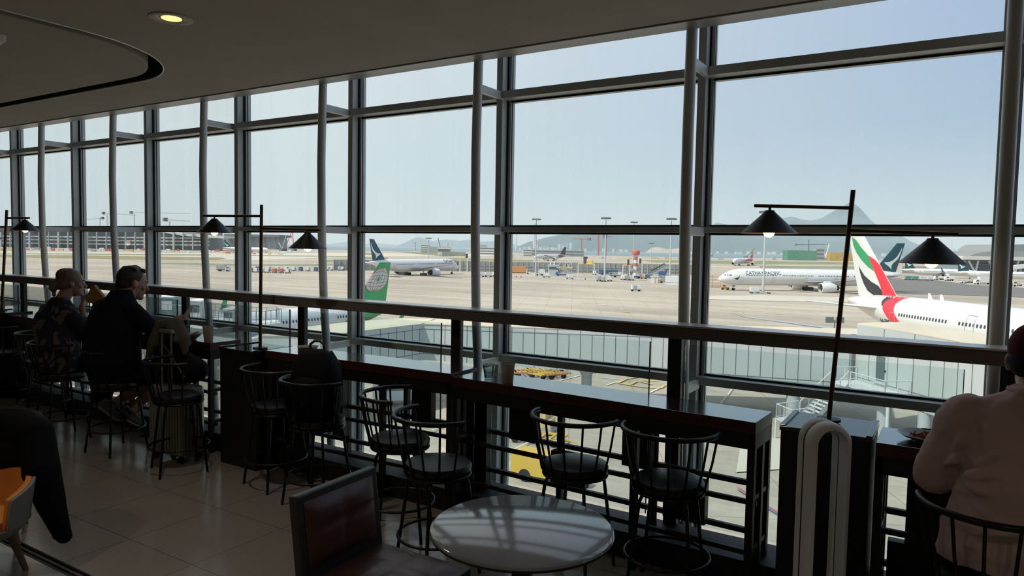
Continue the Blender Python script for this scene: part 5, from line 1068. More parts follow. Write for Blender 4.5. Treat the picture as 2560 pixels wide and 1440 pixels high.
for x in (2438, 2488, 2538, 2590, 2640):
    for dx in (-16, 8): MB().beam(ppt(x, 682, ZT - 4), ppt(x + dx, 652, ZT - 4), .9, .9).build('strut', 'gse_white', ft)
for y in (660, 668, 676): MB().beam(ppt(2416, y, ZT + 5), ppt(2760, y + 4, ZT + 5), .5, .5).build('glazing_bar', 'building_grey', ft)
pt = thing('boarding_bridge', 'white boarding bridge arm in front of the far right terminal', 'boarding bridge', (0, 0, 0), 0)
MB().beam(ppt(2508, 672, 440), ppt(2600, 660, 440), 3, 2.4).build('tunnel', 'gse_white', pt); MB().cyl(ppt(2552, 668, 440), Vector((ppt(2552, 668, 440).x, ppt(2552, 668, 440).y, GZ)), .6, n=8).build('support', 'gse_grey', pt)

# ================================================================= LOUNGE: ceiling lights
mat('downlight_ring', (.36, .34, .30), .5, .2); mat('downlight_glow', (1, .8, .5), .5, emit=((255, 214, 130), 1.6)); mat('downlight_bowl', (.75, .66, .5), .35)
def downlight(label, x, y, first=None, e=9):
    if first is None:
        o = thing('ceiling_downlight', label, 'ceiling light', (x, y, CE), 0, 'round recessed ceiling downlights')
        MB().lathe([(.078, .03), (.078, -.004), (.105, -.008), (.118, -.004), (.118, .0)], 36, cap=False).build('ring', 'downlight_ring', o, smooth=40)
        MB().lathe([(.077, -.003), (.070, .0), (.060, .002), (.055, .0015)], 36, cap=False).build('reflector', 'downlight_bowl', o, smooth=60)
        MB().lathe([(.001, -.0035), (.055, -.0028), (.055, .0)], 36).build('lens', 'downlight_glow', o, smooth=60)
        l = bpy.data.lights.new('downlight_spot', 'SPOT'); l.energy = e; l.color = (1, .87, .72); l.spot_size = rad(135); l.spot_blend = 1.0; l.shadow_soft_size = .05
        q = bpy.data.objects.new('downlight_spot', l); C.objects.link(q); q.parent = o; q.location = (0, 0, -.02); return o
    return dup(first, (x, y, CE), 0, label)
d1 = downlight('only lit round downlight in view, in the ceiling above the lounge', -3.89, 2.50, e=42)
for i, (x, y) in enumerate(((-6.3, .2), (-3.9, .2), (-1.4, .2), (1.1, .2), (-6.3, -2.2), (-3.9, -2.2), (-1.4, -2.2), (1.1, -2.2), (-1.3, 2.1 - 3.6), (3.2, 1.2), (-9, .2), (-9, -2.2), (3.2, -2.2))):  # unseen downlights added as fill for the floor and room
    if not (x < -4.6 and -3 < y < 3.3): downlight('added fill downlight of the row behind the viewpoint, position %s' % 'abcdefghijklmn'[i], x, y, d1)
    else: q = downlight('added fill downlight in the recessed ceiling panel, position %s' % 'abcdefghijklmn'[i], x, y, d1); q.location.z = CE + .004
mat('detector_white', (.5, .5, .47), .6)
o = thing('smoke_detector', 'white round smoke detector on the recessed ceiling panel, cut by the left edge', 'smoke detector', (-5.22, 2.15, CE + .003), 0)
MB().lathe([(.001, -.06), (.035, -.06), (.045, -.04), (.06, -.035), (.065, 0)], 24).build('housing', 'detector_white', o, smooth=40); MB().lathe([(.001, -.066), (.015, -.064), (.015, -.058)], 12).build('sensor', 'gse_dark', o)

# ================================================================= FURNITURE
mat('marble_top', (.20, .21, .23), .10, 0, .6, var=.14, scale=7, coat=.6); mat('brown_leather', (.060, .022, .016), .34, bump=.08, scale=40); mat('dark_wood', (.020, .014, .012), .4, var=.3, scale=12, stretch=(1, 1, 6)); mat('seam', (.028, .010, .008), .6)
t_ = thing('round_table', 'round grey marble cafe table in the foreground', 'table', (-1.29, 2.175, 0), 0)
MB().lathe([(.001, .742), (.322, .742), (.331, .737), (.333, .728)], 72).build('table_top', 'marble_top', t_, smooth=40)
MB().lathe([(.333, .729), (.330, .718), (.29, .700), (.10, .692), (.001, .692)], 72).build('underside', 'black_frame', t_, smooth=40)
MB().cyl((0, 0, .02), (0, 0, .70), .035, n=20).build('pedestal', 'black_frame', t_, smooth=40); MB().lathe([(.001, .03), (.06, .028), (.20, .012), (.21, 0), (.001, 0)], 36).build('foot_plate', 'black_frame', t_, smooth=40)
# brown leather chair, back towards the left, seat towards the table
ch = thing('lounge_chair', 'brown leather chair with dark wood frame beside the round table', 'chair', (-2.085, 1.865, 0), rad(2))
W_ = .47
lean = Matrix.Rotation(rad(-7), 3, 'Y')
def lbox(a, b_, r=lean, piv=(0, 0, .44)): return MB().box(a, b_, rot=r, piv=piv)
lbox((-.045, 0, .40), (.0, W_, .772)).build('back_frame', 'dark_wood', ch, bevel=.008)
mb = MB(); N_ = 14; V_ = []
for j in range(N_ + 1):
    for i in range(N_ + 1):
        yy = .035 + (W_ - .07) * i / N_; zq = .475 + .265 * j / N_; d_ = .028 * (1 - (2 * i / N_ - 1) ** 6) * (1 - (2 * j / N_ - 1) ** 6)
        if i == N_ // 2 or j == 8: d_ *= .72
        p = lean @ (Vector((d_ + .002, yy, zq)) - Vector((0, 0, .44))) + Vector((0, 0, .44)); V_.append(p)
mb.add(V_, [(j * (N_ + 1) + i, j * (N_ + 1) + i + 1, (j + 1) * (N_ + 1) + i + 1, (j + 1) * (N_ + 1) + i) for j in range(N_) for i in range(N_)]).build('back_cushion', 'brown_leather', ch, smooth=70)
mb = MB(); V_ = []
for j in range(N_ + 1):
    for i in range(N_ + 1):
        yy = .02 + (W_ - .04) * i / N_; xx = .01 + .44 * j / N_; d_ = .04 * (1 - (2 * i / N_ - 1) ** 6) * (1 - (2 * j / N_ - 1) ** 6)
        if i == N_ // 2 or j == 7: d_ *= .80
        V_.append((xx, yy, .43 + d_))
mb.add(V_, [(j * (N_ + 1) + i, j * (N_ + 1) + i + 1, (j + 1) * (N_ + 1) + i + 1, (j + 1) * (N_ + 1) + i) for j in range(N_) for i in range(N_)]).build('seat_cushion', 'brown_leather', ch, smooth=70)
MB().box((-.03, 0, .37), (.47, W_, .432)).build('seat_frame', 'dark_wood', ch, bevel=.008)
for x, y in ((-.02, .005), (-.02, W_ - .045), (.42, .005), (.42, W_ - .045)): MB().box((x, y, 0), (x + .04, y + .04, .37)).build('leg', 'dark_wood', ch, bevel=.004)
# air purifier
mat('plastic_white', (.78, .78, .76), .32, var=.03, scale=4); mat('plastic_dark', (.03, .03, .03), .5)
ap = thing('air_purifier', 'tall white loop-shaped air purifier in front of the black cabinet', 'air purifier', (-.435, 3.24, 0), rad(37))
def stadium(hw, hh, n_=20):
    P = []; r_ = hw
    for k in range(n_ + 1): a = PI * k / n_; P.append((r_ * math.cos(a), hh - r_ + r_ * math.sin(a)))
    for k in range(n_ + 1): a = PI + PI * k / n_; P.append((r_ * math.cos(a), -(hh - r_) + r_ * math.sin(a)))
    return P
def loop(y0, y1, hw0, hw1, hh, th, name, m_):
    A = stadium(hw0, hh); zc_ = .648; rings = []
    prof = [(1.0, y0 + .012), (.0, y0), (-.15, y0 + .004)]
    O = stadium(hw0, hh); O2 = stadium(hw0 - .012, hh - .012); I = stadium(hw0 - th, hh - th); I2 = stadium(hw0 - th * .85, hh - th * .85)
    for P, y in ((O, y1), (O, y0 + .02), (O2, y0 + .002), (I2, y0), (I, y0 + .012), (I, y1)): rings.append([(p[0], y, zc_ + p[1]) for p in P])
    MB().loft(rings, cap=False, closed=True).build(name, m_, ap, smooth=50)
loop(-.068, -.004, .092, .092, .392, .030, 'front_loop', 'plastic_white'); loop(.004, .052, .092, .09, .392, .030, 'rear_loop', 'plastic_white'); loop(-.006, .006, .088, .09, .388, .024, 'air_slot', 'plastic_dark')
MB().lathe([(.11, 0), (.112, .02), (.108, .25), (.09, .29), (.001, .295)], 32).build('base', 'plastic_white', ap, smooth=40)

# ================================================================= TABLEWARE
mat('paper_cup', (.62, .55, .45), .8)
for nm_ in ('paper_cup',):
    n = MATS[nm_].node_tree; pb_ = n.nodes['Principled BSDF']; tl = n.nodes.new('ShaderNodeBsdfTranslucent'); tl.inputs[0].default_value = (.62, .56, .48, 1); mx = n.nodes.new('ShaderNodeMixShader'); mx.inputs[0].default_value = .55; n.links.new(pb_.outputs[0], mx.inputs[1]); n.links.new(tl.outputs[0], mx.inputs[2]); n.links.new(mx.outputs[0], n.nodes['Material Output'].inputs[0]); mat('porcelain', (.40, .38, .35), .3); mat('pasta', (.28, .09, .04), .6, var=.4, scale=60); mat('kraft_paper', (.36, .20, .08), .85, var=.15, scale=10); mat('water', (.5, .55, .55), .05)
def cup(label, p, h=.105, r0_=.030, r1=.042, straw=False, grp=None):
    o = thing('paper_cup', label, 'cup', p, 0, grp)
    MB().lathe([(r0_, 0), (r1, h), (r1 + .002, h + .001), (r1 + .002, h - .003), (r1 - .002, h - .003), (r0_ - .002, .004), (.001, .004)], 32, cap=True).build('cup_body', 'paper_cup', o, smooth=40)
    MB().tube([((r1 + .001) * math.cos(2 * PI * i / 32), (r1 + .001) * math.sin(2 * PI * i / 32), h) for i in range(32)] if 0 else [((r1 + .001) * math.cos(2 * PI * i / 32), (r1 + .001) * math.sin(2 * PI * i / 32), h) for i in range(32)], .0022, 6, closed=True).build('rim', 'paper_cup', o, smooth=60)
    if straw: MB().tube([(0, 0, .01), (-.02, 0, h), (-.05, 0, h + .07)], .003, 6).build('straw', 'porcelain', o)
    return o
p = at(1267, 957, z=.915); cup('tall beige paper cup on the long bar table, right of the tumbler', (p.x, p.y + .01, .915), .118, .033, .043, grp='paper cups')
p = at(521, 851, z=.92); cup('beige paper cup on the bar table by the suitcase', (p.x, p.y, .92), .118, .034, .046, grp='paper cups')
cup('left one of two paper cups beside the left lamp pole', (-9.12, 3.76, .94), .12, .035, .05, grp='paper cups'); cup('right one of two paper cups beside the left lamp pole, with a straw', (-8.9, 3.62, .94), .12, .035, .05, True, grp='paper cups')
p = at(1222, 949, z=.915); o = thing('water_glass', 'clear glass tumbler half full of water on the long bar table', 'glass', (p.x, p.y, .915), 0)
MB().lathe([(.026, 0), (.030, .03), (.040, .095), (.0385, .095), (.0285, .03), (.025, .012), (.001, .012)], 12).build('tumbler', 'tumbler_glass', o, smooth=20)
MB().lathe([(.001, .013), (.027, .013), (.034, .055), (.001, .055)], 24).build('water', 'tumbler_glass', o, smooth=40); MB().tube([(.0405 * math.cos(2 * PI * i / 24), .0405 * math.sin(2 * PI * i / 24), .094) for i in range(24)], .0012, 5, closed=True).build('rim', 'plastic_dark', o)
MB().tube([(.035 * math.cos(2 * PI * i / 24), .035 * math.sin(2 * PI * i / 24), .055) for i in range(24)], .001, 5, closed=True).build('water_line', 'plastic_dark', o)
def bowl(label, p, r_, h, food=None, grp=None, name='bowl'):
    o = thing(name, label, 'bowl', p, 0, grp)
    MB().lathe([(r_ * .4, 0), (r_ * .42, .008), (r_ * .8, h * .55), (r_, h), (r_ * .97, h), (r_ * .76, h * .55), (r_ * .4, .014), (.001, .012)], 36).build('bowl_body', 'porcelain', o, smooth=50)
    if food:
        mb = MB(); q = random.Random(5)
        for i in range(26): a = q.uniform(0, 6.3); d_ = q.uniform(0, r_ * .5); x, y = d_ * math.cos(a), d_ * math.sin(a); mb.tube([(x, y, h * .5), (x + q.uniform(-.03, .03), y + q.uniform(-.03, .03), h * .5 + q.uniform(.012, .024)), (x + q.uniform(-.04, .04), y + q.uniform(-.04, .04), h * .52)], .004, 6)
        mb.build('noodles', 'pasta', o, smooth=60); o.children[-1]['kind'] = 'stuff'
        MB().ell((0, 0, h * .42), (r_ * .66, r_ * .66, .012), 20, 6).build('sauce', 'pasta', o, smooth=60)
    return o
p = at(487, 848, z=.92); o = bowl('small pale bowl with a spoon left of the paper cup, by the man', (p.x, p.y - .02, .92), .072, .05); MB().tube([(-.03, 0, .02), (.0, .01, .05), (.045, .02, .07)], .004, 6).build('spoon', 'plastic_dark', o)
p = at(748, 886, z=.93); bowl('white bowl half hidden behind the black backpack', (p.x - .04, 3.74, .93), .08, .045)
o = bowl('white plate of red noodles in front of the person in pink', (-.075, 3.66, .915), .115, .032, True, name='plate'); 
for d_ in (0, .012): MB().beam((-.02 + d_, .06, .042), (.16 + d_, .03, .05), .005, .005).build('chopstick', 'plastic_dark', o)
# cables
for i, P in enumerate((((-2.56, 3.66, .78), (-2.62, 3.60, .5), (-2.64, 3.62, .2), (-2.58, 3.66, .02)), ((-2.50, 3.66, .78), (-2.55, 3.60, .45), (-2.62, 3.66, .1), (-2.5, 3.62, .012), (-2.40, 3.6, .012)))):
    tag(MB().tube([Vector(P[0]).lerp(Vector(P[1]), 0)] + [Vector(p) for p in P], .005, 6).build('power_cable', 'gasket', smooth=60), ('black power cable hanging straight under the paper cup end of the long table', 'black power cable curling onto the floor under the long bar table')[i], 'cable', 'power cables under the tables')
pts = [(-3.95 + .12 * math.cos(t * .55) - .012 * t, 3.70 - .1 + .035 * math.sin(t * .9), .012 + .06 * abs(math.sin(t * .4))) for t in range(16)]
tag(MB().tube(pts, .005, 6).build('power_cable', 'gasket', smooth=60), 'coiled black cable on the floor behind the backpack stool', 'cable', 'power cables under the tables')

# ================================================================= LUGGAGE
mat('bag_black', (.006, .006, .0075), .75, spec=.12, bump=.3, scale=80); mat('bag_trim', (.02, .02, .022), .5); mat('suit_silver', (.28, .27, .25), .35, .6); mat('coat_olive', (.085, .078, .066), .85, spec=.12, bump=.3, scale=30); mat('label_pink', (.45, .30, .24), .6)
def cap(mb, a, b_, ra, rb, n_=14, mi=0):
    a, b_ = Vector(a), Vector(b_); t = (b_ - a); L = t.length; t.normalize(); P, R_ = [], []
    for k in range(5): th = PI / 2 * (1 - k / 4); P.append(a - t * ra * math.sin(th)); R_.append(max(.001, ra * math.cos(th)))
    for k in range(5): th = PI / 2 * k / 4; P.append(b_ + t * rb * math.sin(th)); R_.append(max(.001, rb * math.cos(th)))
    return mb.tube(P, R_, n_, mi)
bp = thing('backpack', 'black backpack standing on the seat of a bar stool', 'backpack', (-3.572, 3.30, .607), rad(18))
mb = MB()
for z, w, d_ in ((.0, .13, .08), (.02, .155, .10), (.12, .165, .115), (.25, .16, .11), (.36, .14, .095), (.43, .10, .07), (.455, .05, .04)): 
    pass
prof = [(.0, .13, .08), (.015, .155, .10), (.12, .168, .115), (.25, .162, .11), (.36, .14, .09), (.425, .10, .06), (.445, .05, .03)]
def sup(w, d_, z, n_=28, e=3.2): return [(w * math.copysign(abs(math.cos(2 * PI * q / n_)) ** (2 / e), math.cos(2 * PI * q / n_)), d_ * math.copysign(abs(math.sin(2 * PI * q / n_)) ** (2 / e), math.sin(2 * PI * q / n_)), z) for q in range(n_)]
MB().loft([sup(w, d_, z) for z, w, d_ in prof]).build('bag_body', 'bag_black', bp, smooth=60)
MB().loft([[(x * .8, y * .5 - .11, z * .55 + .03) for x, y, z in sup(w, d_, z)] for z, w, d_ in prof]).build('front_pocket', 'bag_black', bp, smooth=60)
MB().tube([(-.055, .02, .43), (-.05, .02, .475), (-.02, .02, .497), (.02, .02, .497), (.05, .02, .475), (.055, .02, .43)], .009, 8).build('top_handle', 'bag_trim', bp, smooth=60)
for sx in (-1, 1):
    MB().tube([(sx * .06, .09, .42), (sx * .085, .15, .33), (sx * .10, .15, .18), (sx * .12, .11, .05)], .014, 8).build('strap', 'bag_trim', bp, smooth=60)
    MB().tube([(sx * .158, -.05, .06), (sx * .160, -.04, .22), (sx * .13, -.03, .37), (sx * .06, -.02, .44)], .0045, 6).build('zip', 'bag_trim', bp, smooth=60)
su = thing('suitcase', 'silver ribbed hard-shell suitcase with raised handle behind a stool', 'suitcase', (-5.27, 3.40, 0), rad(4))
MB().box((-.19, -.12, .055), (.19, .12, .60)).build('shell', 'suit_silver', su, bevel=.03)
mb = MB()
for i in range(11):
    x = -.16 + .032 * i; mb.box((x - .006, -.126, .09), (x + .006, -.119, .57))
for i in range(6): y = -.08 + .032 * i; mb.box((.189, y - .006, .09), (.195, y + .006, .57))
mb.build('ribs', 'suit_silver', su, bevel=.002)
for z in (.16, .33, .50): MB().box((.188, -.02, z - .022), (.203, .02, z + .022)).build('latch', 'plastic_dark', su, bevel=.004)
for x in (-.15, .15):
    for y in (-.08, .08): w = MB().cyl((x - .012, y, .026), (x + .012, y, .026), .026, n=16).build('wheel', 'tyre', su, smooth=40)
for x in (-.055, .055): MB().cyl((x, -.085, .58), (x, -.085, 1.03), .008, n=10).build('handle_pole', 'suit_silver', su, smooth=40)
MB().box((-.08, -.10, 1.02), (.08, -.07, 1.055)).build('grip', 'suit_silver', su, bevel=.01)
co = thing('jacket', 'olive-grey jacket hung over the suitcase handle', 'jacket', (-5.27, 3.33, 0), rad(4))
mb = MB(); torso_pts = [((-.13, .03, 1.07), (.02, .07, 1.095), .05, .05), ((-.13, .03, 1.06), (-.17, -.0, .93), .05, .05), ((-.17, .0, .93), (-.215, -.03, .80), .05, .018), ((-.10, .05, 1.05), (-.16, .06, .86), .05, .03), ((.02, .07, 1.08), (.085, .08, .98), .055, .05), ((.085, .08, .98), (.105, .07, .86), .05, .022), ((.0, .04, 1.07), (.06, .03, .97), .05, .035), ((-.02, .10, 1.07), (.07, .13, .93), .05, .03)]
for a_, b__, ra_, rb_ in torso_pts: cap(mb, a_, b__, ra_, rb_)
remesh(mb.build('coat_cloth', 'coat_olive', co), .009, 8)
bg_ = thing('duffel_bag', 'big soft black bag standing on the suitcase behind its raised handle', 'bag', (-5.36, 3.46, .603), rad(4))
mb = MB(); mb.ell((0.03, .0, .13), (.27, .12, .135)); mb.ell((.14, .0, .12), (.21, .12, .115)); mb.ell((-.06, .0, .26), (.18, .10, .14)); mb.ell((-.10, .0, .35), (.12, .08, .10)); mb.ell((-.14, .0, .14), (.12, .11, .13))
remesh(mb.build('bag_body', 'bag_black', bg_), .012, 8); MB().tube([(-.18, -.10, .36), (-.02, -.11, .33), (.12, -.125, .22), (.25, -.12, .08)], .008, 6).build('strap', 'bag_trim', bg_, smooth=60); MB().tube([(-.14, -.06, .42), (-.10, -.09, .46), (-.03, -.09, .45), (.0, -.06, .38)], .008, 6).build('carry_handle', 'bag_trim', bg_, smooth=60)

# ================================================================= PEOPLE
mat('skin', (.30, .165, .12), .55, var=.06, scale=30); mat('skin_pale', (.38, .22, .17), .55, var=.05, scale=30); mat('hair_dark', (.022, .014, .011), .6, bump=.5, scale=90, stretch=(1, 1, .15)); mat('hair_blonde', (.16, .11, .07), .55, var=.35, scale=50, stretch=(1, 1, .2), bump=.4)
mat('shirt_navy', (.0065, .0075, .0125), .9, spec=.12, bump=.15, scale=14); mat('shorts_dark', (.008, .008, .011), .9, spec=.12); mat('shoe_grey', (.045, .050, .060), .8); mat('shoe_sole', (.16, .15, .14), .8); mat('sock_white', (.24, .22, .20), .9); mat('lace_grey', (.25, .24, .22), .9)
mat('sweat_pink', (.62, .46, .43), .9, spec=.12, bump=.5, scale=5); mat('cap_maroon', (.10, .012, .022), .8, spec=.12); mat('cap_black', (.012, .011, .013), .8, spec=.12); mat('eye_white', (.5, .48, .45), .3); mat('lip', (.24, .09, .08), .6); mat('pearl', (.5, .45, .38), .3, .5)
# woman's top: navy with large pale bird-like blotches
PM = bpy.data.materials.new('bird_print'); PM.use_nodes = True; n = PM.node_tree; b = n.nodes['Principled BSDF']; MATS['bird_print'] = PM
t = n.nodes.new('ShaderNodeTexCoord'); mp = n.nodes.new('ShaderNodeMapping'); mp.inputs['Scale'].default_value = (1, 1, .62); mp.inputs['Rotation'].default_value = (.3, .5, .2); n.links.new(t.outputs['Object'], mp.inputs[0])
nz = n.nodes.new('ShaderNodeTexNoise'); nz.inputs['Scale'].default_value = 9.5; nz.inputs['Detail'].default_value = 2.5; nz.inputs['Distortion'].default_value = 1.1; n.links.new(mp.outputs[0], nz.inputs['Vector'])
r = n.nodes.new('ShaderNodeValToRGB'); r.color_ramp.interpolation = 'CONSTANT'; r.color_ramp.elements[0].color = (.008, .009, .016, 1); r.color_ramp.elements[1].position = .56; r.color_ramp.elements[1].color = (.105, .080, .065, 1); n.links.new(nz.outputs[0], r.inputs[0]); n.links.new(r.outputs[0], b.inputs['Base Color']); b.inputs['Roughness'].default_value = .9
Xv = Vector((1, 0, 0))
def head_parts(mb, c, yaw, pitch=0, s=1.0):
    """c = centre of skull; face looks along +y turned by yaw; returns frame matrix"""
    Rm = Matrix.Rotation(yaw, 3, 'Z') @ Matrix.Rotation(pitch, 3, 'X'); c = Vector(c)
    def P(x, y, z): return c + Rm @ (Vector((x, y, z)) * s)
    mb.ell(P(0, -.01, .02), (.078 * s, .098 * s, .10 * s), 20, 14, rot=Rm); mb.ell(P(0, .022, -.055), (.062 * s, .072 * s, .072 * s), 18, 12, rot=Rm)
    mb.ell(P(0, .075, -.098), (.028 * s, .026 * s, .022 * s), 12, 8, rot=Rm)
    mb.ell(P(0, .078, .022), (.048 * s, .022 * s, .022 * s), 12, 8, rot=Rm)
    cap(mb, P(0, .088, .012), P(0, .112, -.028), .010 * s, .016 * s, 10); mb.ell(P(0, .088, -.062), (.026 * s, .016 * s, .014 * s), 12, 8, rot=Rm)
    for sx in (-1, 1):
        mb.ell(P(sx * .040, .066, -.025), (.026 * s, .022 * s, .022 * s), 12, 8, rot=Rm)
        mb.ell(P(sx * .082, -.008, -.012), (.010 * s, .020 * s, .034 * s), 12, 8, rot=Rm @ Matrix.Rotation(.25, 3, 'X'))
        mb.ell(P(sx * .088, -.018, -.002), (.007 * s, .014 * s, .024 * s), 10, 8, rot=Rm)
    return P, Rm
def face_details(o, P, s=1.0):
    for sx in (-1, 1):
        MB().ell(P(sx * .032, .083, .002), (.013 * s,) * 3, 12, 8).build('eye', 'eye_white', o, smooth=60)
        MB().tube([P(sx * .016, .096, .026), P(sx * .034, .095, .032), P(sx * .05, .084, .027)], .0035 * s, 6).build('eyebrow', 'hair_dark', o)
    MB().tube([P(-.022, .098, -.062), P(0, .105, -.060), P(.022, .098, -.062)], .005 * s, 8).build('mouth', 'lip', o, smooth=60)
def hand(mb, w, dr, pn, side, curl=.5, s=1.0, spread=.0):
    """w wrist, dr direction of the fingers, pn palm normal (fingers curl towards it), side +1: thumb towards dr x pn"""
    dr = Vector(dr).normalized(); pn = Vector(pn); pn = (pn - dr * pn.dot(dr)).normalized(); sd = dr.cross(pn) * side; w = Vector(w)
    for k in (-1.5, -.5, .5, 1.5): cap(mb, w + sd * k * .010 * s, w + dr * .088 * s + sd * k * .0205 * s, .017 * s, .0115 * s, 10)
    L = (.030, .040, .043, .038)
    for i, k in enumerate((-1.5, -.5, .5, 1.5)):
        p = w + dr * .090 * s + sd * k * .0215 * s; d = (dr + sd * k * .06).normalized(); ll = L[i] * s
        for j in range(3):
            a = curl * (.55 + .35 * j); d = (d * math.cos(a) + pn * math.sin(a)).normalized(); q = p + d * ll * (1, .75, .62)[j]; cap(mb, p, q, .0088 * s, .0080 * s, 8); p = q
    p = w + dr * .025 * s + sd * .030 * s; d = (dr * .6 + sd * .75 + pn * .35).normalized()
    for j, ll in enumerate((.040, .032, .026)):
        q = p + d * ll * s; cap(mb, p, q, .0115 * s, .0095 * s, 8); p = q; d = (d + dr * .5 + pn * .25).normalized()
def shoe(par, heel, toe, s=1.0, up=(0, 0, 1)):
    heel, toe = Vector(heel), Vector(toe); d = (toe - heel).normalized(); up = Vector(up); sd = d.cross(up).normalized(); up = sd.cross(d); L = (toe - heel).length
    def ring(k, w, h0, h1): c = heel + d * L * k; return [c + sd * w * math.cos(a) + up * (h0 + (h1 - h0) * (.5 + .5 * math.sin(a))) for a in [2 * PI * q / 16 for q in range(16)]]
    sh = MB().loft([ring(0, .028, .02, .075), ring(.06, .036, .02, .095), ring(.22, .040, .02, .105), ring(.40, .042, .02, .088), ring(.62, .047, .02, .070), ring(.82, .046, .02, .056), ring(.95, .034, .02, .042), ring(1.0, .015, .02, .03)]).build('shoe', 'shoe_grey', par, smooth=70)
    MB().loft([ring(-.01, .030, 0, .026), ring(.1, .040, 0, .03), ring(.4, .042, 0, .028), ring(.65, .050, 0, .028), ring(.88, .046, .004, .028), ring(1.02, .018, .012, .03)]).build('sole', 'shoe_sole', sh, smooth=60)
    for k in (.36, .45, .54): c = heel + d * L * k; MB().tube([c + sd * .03 + up * .074, c + up * (.094 - (k - .36) * .08), c - sd * .03 + up * .074], .004, 6).build('lace', 'lace_grey', sh, smooth=60)
def torso_loft(mb, secs, n_=24):
    """secs: (centre, half width, half depth)"""
    mb.loft([[Vector(c) + Vector((w * math.cos(2 * PI * q / n_), d * math.sin(2 * PI * q / n_), 0)) for q in range(n_)] for c, w, d in secs])

# --- man in navy
M0 = Vector((-5.86, 3.24, 0)); man = thing('person', 'person with short dark hair in a navy t-shirt and shorts, seated, holding a phone', 'person', M0, 0)
L = lambda x, y, z: Vector((x, y, z))
hc = at(335, 707, Z=6.0) - M0; hc = Vector((hc.x, .16, hc.z))
mb = MB(); P, Rm = head_parts(mb, hc, rad(-14), rad(-14), 1.10)
cap(mb, hc + L(0, -.035, -.06), L(0, .04, 1.24), .070, .082, 18)
torso_loft(mb, [(L(0, 0, .64), .17, .13), (L(0, -.01, .85), .22, .16), (L(0, .0, 1.05), .22, .14), (L(0, .02, 1.20), .14, .09)])
sR, eR, wR = L(.22, .03, 1.17), L(.31, .17, .99), L(.19, .38, 1.03)
sL, eL, wL = L(-.22, .03, 1.17), L(-.32, .16, .97), L(-.12, .43, .965)
for a, e, w in ((sR, eR, wR), (sL, eL, wL)): cap(mb, a, e, .056, .044); cap(mb, e, w, .044, .028)
hand(mb, wR, (.15, .6, .5), (-.3, .6, -.5), 1, .9); hand(mb, wL, (.5, .8, .0), (0, 0, -1), 1, .6)
kn1, an1 = L(.13, .36, .60), at(293, 1003, Z=6.15) - M0
kn2, an2 = L(.20, .33, .59), at(338, 1015, Z=6.05) - M0
for sgn, kn, an in ((-1, kn1, an1), (1, kn2, an2)): cap(mb, L(sgn * .10, .02, .69), kn, .095, .068); cap(mb, kn, kn.lerp(an, .35), .062, .060); cap(mb, kn.lerp(an, .35), an, .060, .038)
body = remesh(mb.build('body', 'skin', man), .0085, 3)
mb = MB(); torso_loft(mb, [(L(0, -.02, .655), .22, .17), (L(0, -.03, .76), .262, .205), (L(0, -.03, .88), .262, .20), (L(0, -.02, 1.02), .26, .185), (L(0, .0, 1.15), .25, .165), (L(0, .025, 1.23), .20, .13), (L(0, .045, 1.28), .125, .10), (L(0, .055, 1.325), .088, .085), (L(0, .06, 1.345), .080, .080)])
for a, e in ((sR, eR), (sL, eL)): cap(mb, a - (e - a) * .05, a.lerp(e, .85), .078, .066)
remesh(mb.build('t_shirt', 'shirt_navy', man), .011, 5)
mb = MB(); torso_loft(mb, [(L(0, -.01, .615), .20, .17), (L(0, -.01, .70), .22, .175), (L(0, -.01, .78), .22, .17)])
for sgn, kn in ((-1, kn1), (1, kn2)): cap(mb, L(sgn * .10, .02, .69), L(sgn * .10, .02, .69).lerp(kn, .85), .108, .092)
remesh(mb.build('shorts', 'shorts_dark', man), .011, 4)
mb = MB(); mb.ell(P(0, -.028, .034), (.094, .108, .104), 24, 16, rot=Rm); mb.ell(P(0, -.055, -.02), (.082, .070, .075), 20, 12, rot=Rm); q = random.Random(2)
for i in range(46):
    a = q.uniform(0, 6.28); r_ = q.uniform(.0, .075); mb.ell(P(r_ * math.cos(a), r_ * math.sin(a) - .01, .125 - r_ * .35), (.020, .020, .016), 8, 6)
for i in range(12): mb.ell(P(-.05 + .009 * i, .045 + .010 * math.sin(i), .110), (.015, .018, .014), 8, 6)
remesh(mb.build('hair', 'hair_dark', man), .008, 2); face_details(man, P, 1.10)
for an, t0, t1 in ((an1, (252, 1008), (312, 1048)), (an2, (300, 1028), (376, 1066))):
    h_ = at(*t0, Z=6.12) - M0; t_2 = at(*t1, Z=6.02) - M0; dd = (t_2 - h_).normalized(); t_2 = h_ + dd * .275
    shoe(man, h_ + L(0, 0, -.04), t_2 + L(0, 0, -.04)); MB().cyl(an + L(0, 0, -.03), an + (kn1 - an1).normalized() * .05, .042, .040, n=16).build('sock', 'sock_white', man, smooth=60)
ph = thing('mobile_phone', 'mobile phone in a pale case held up by the man in navy', 'phone', M0 + wR + L(.035, .12, .10), rad(-62)); MB().box((-.036, -.004, -.072), (.036, .004, .072), rot=Matrix.Rotation(rad(-35), 3, 'X')).build('case', 'paper_cup', ph, bevel=.003)
MB().box((-.032, -.0062, -.067), (.032, -.0042, .067), rot=Matrix.Rotation(rad(-35), 3, 'X'), piv=(0, 0, 0)).build('screen', 'black_gloss', ph)

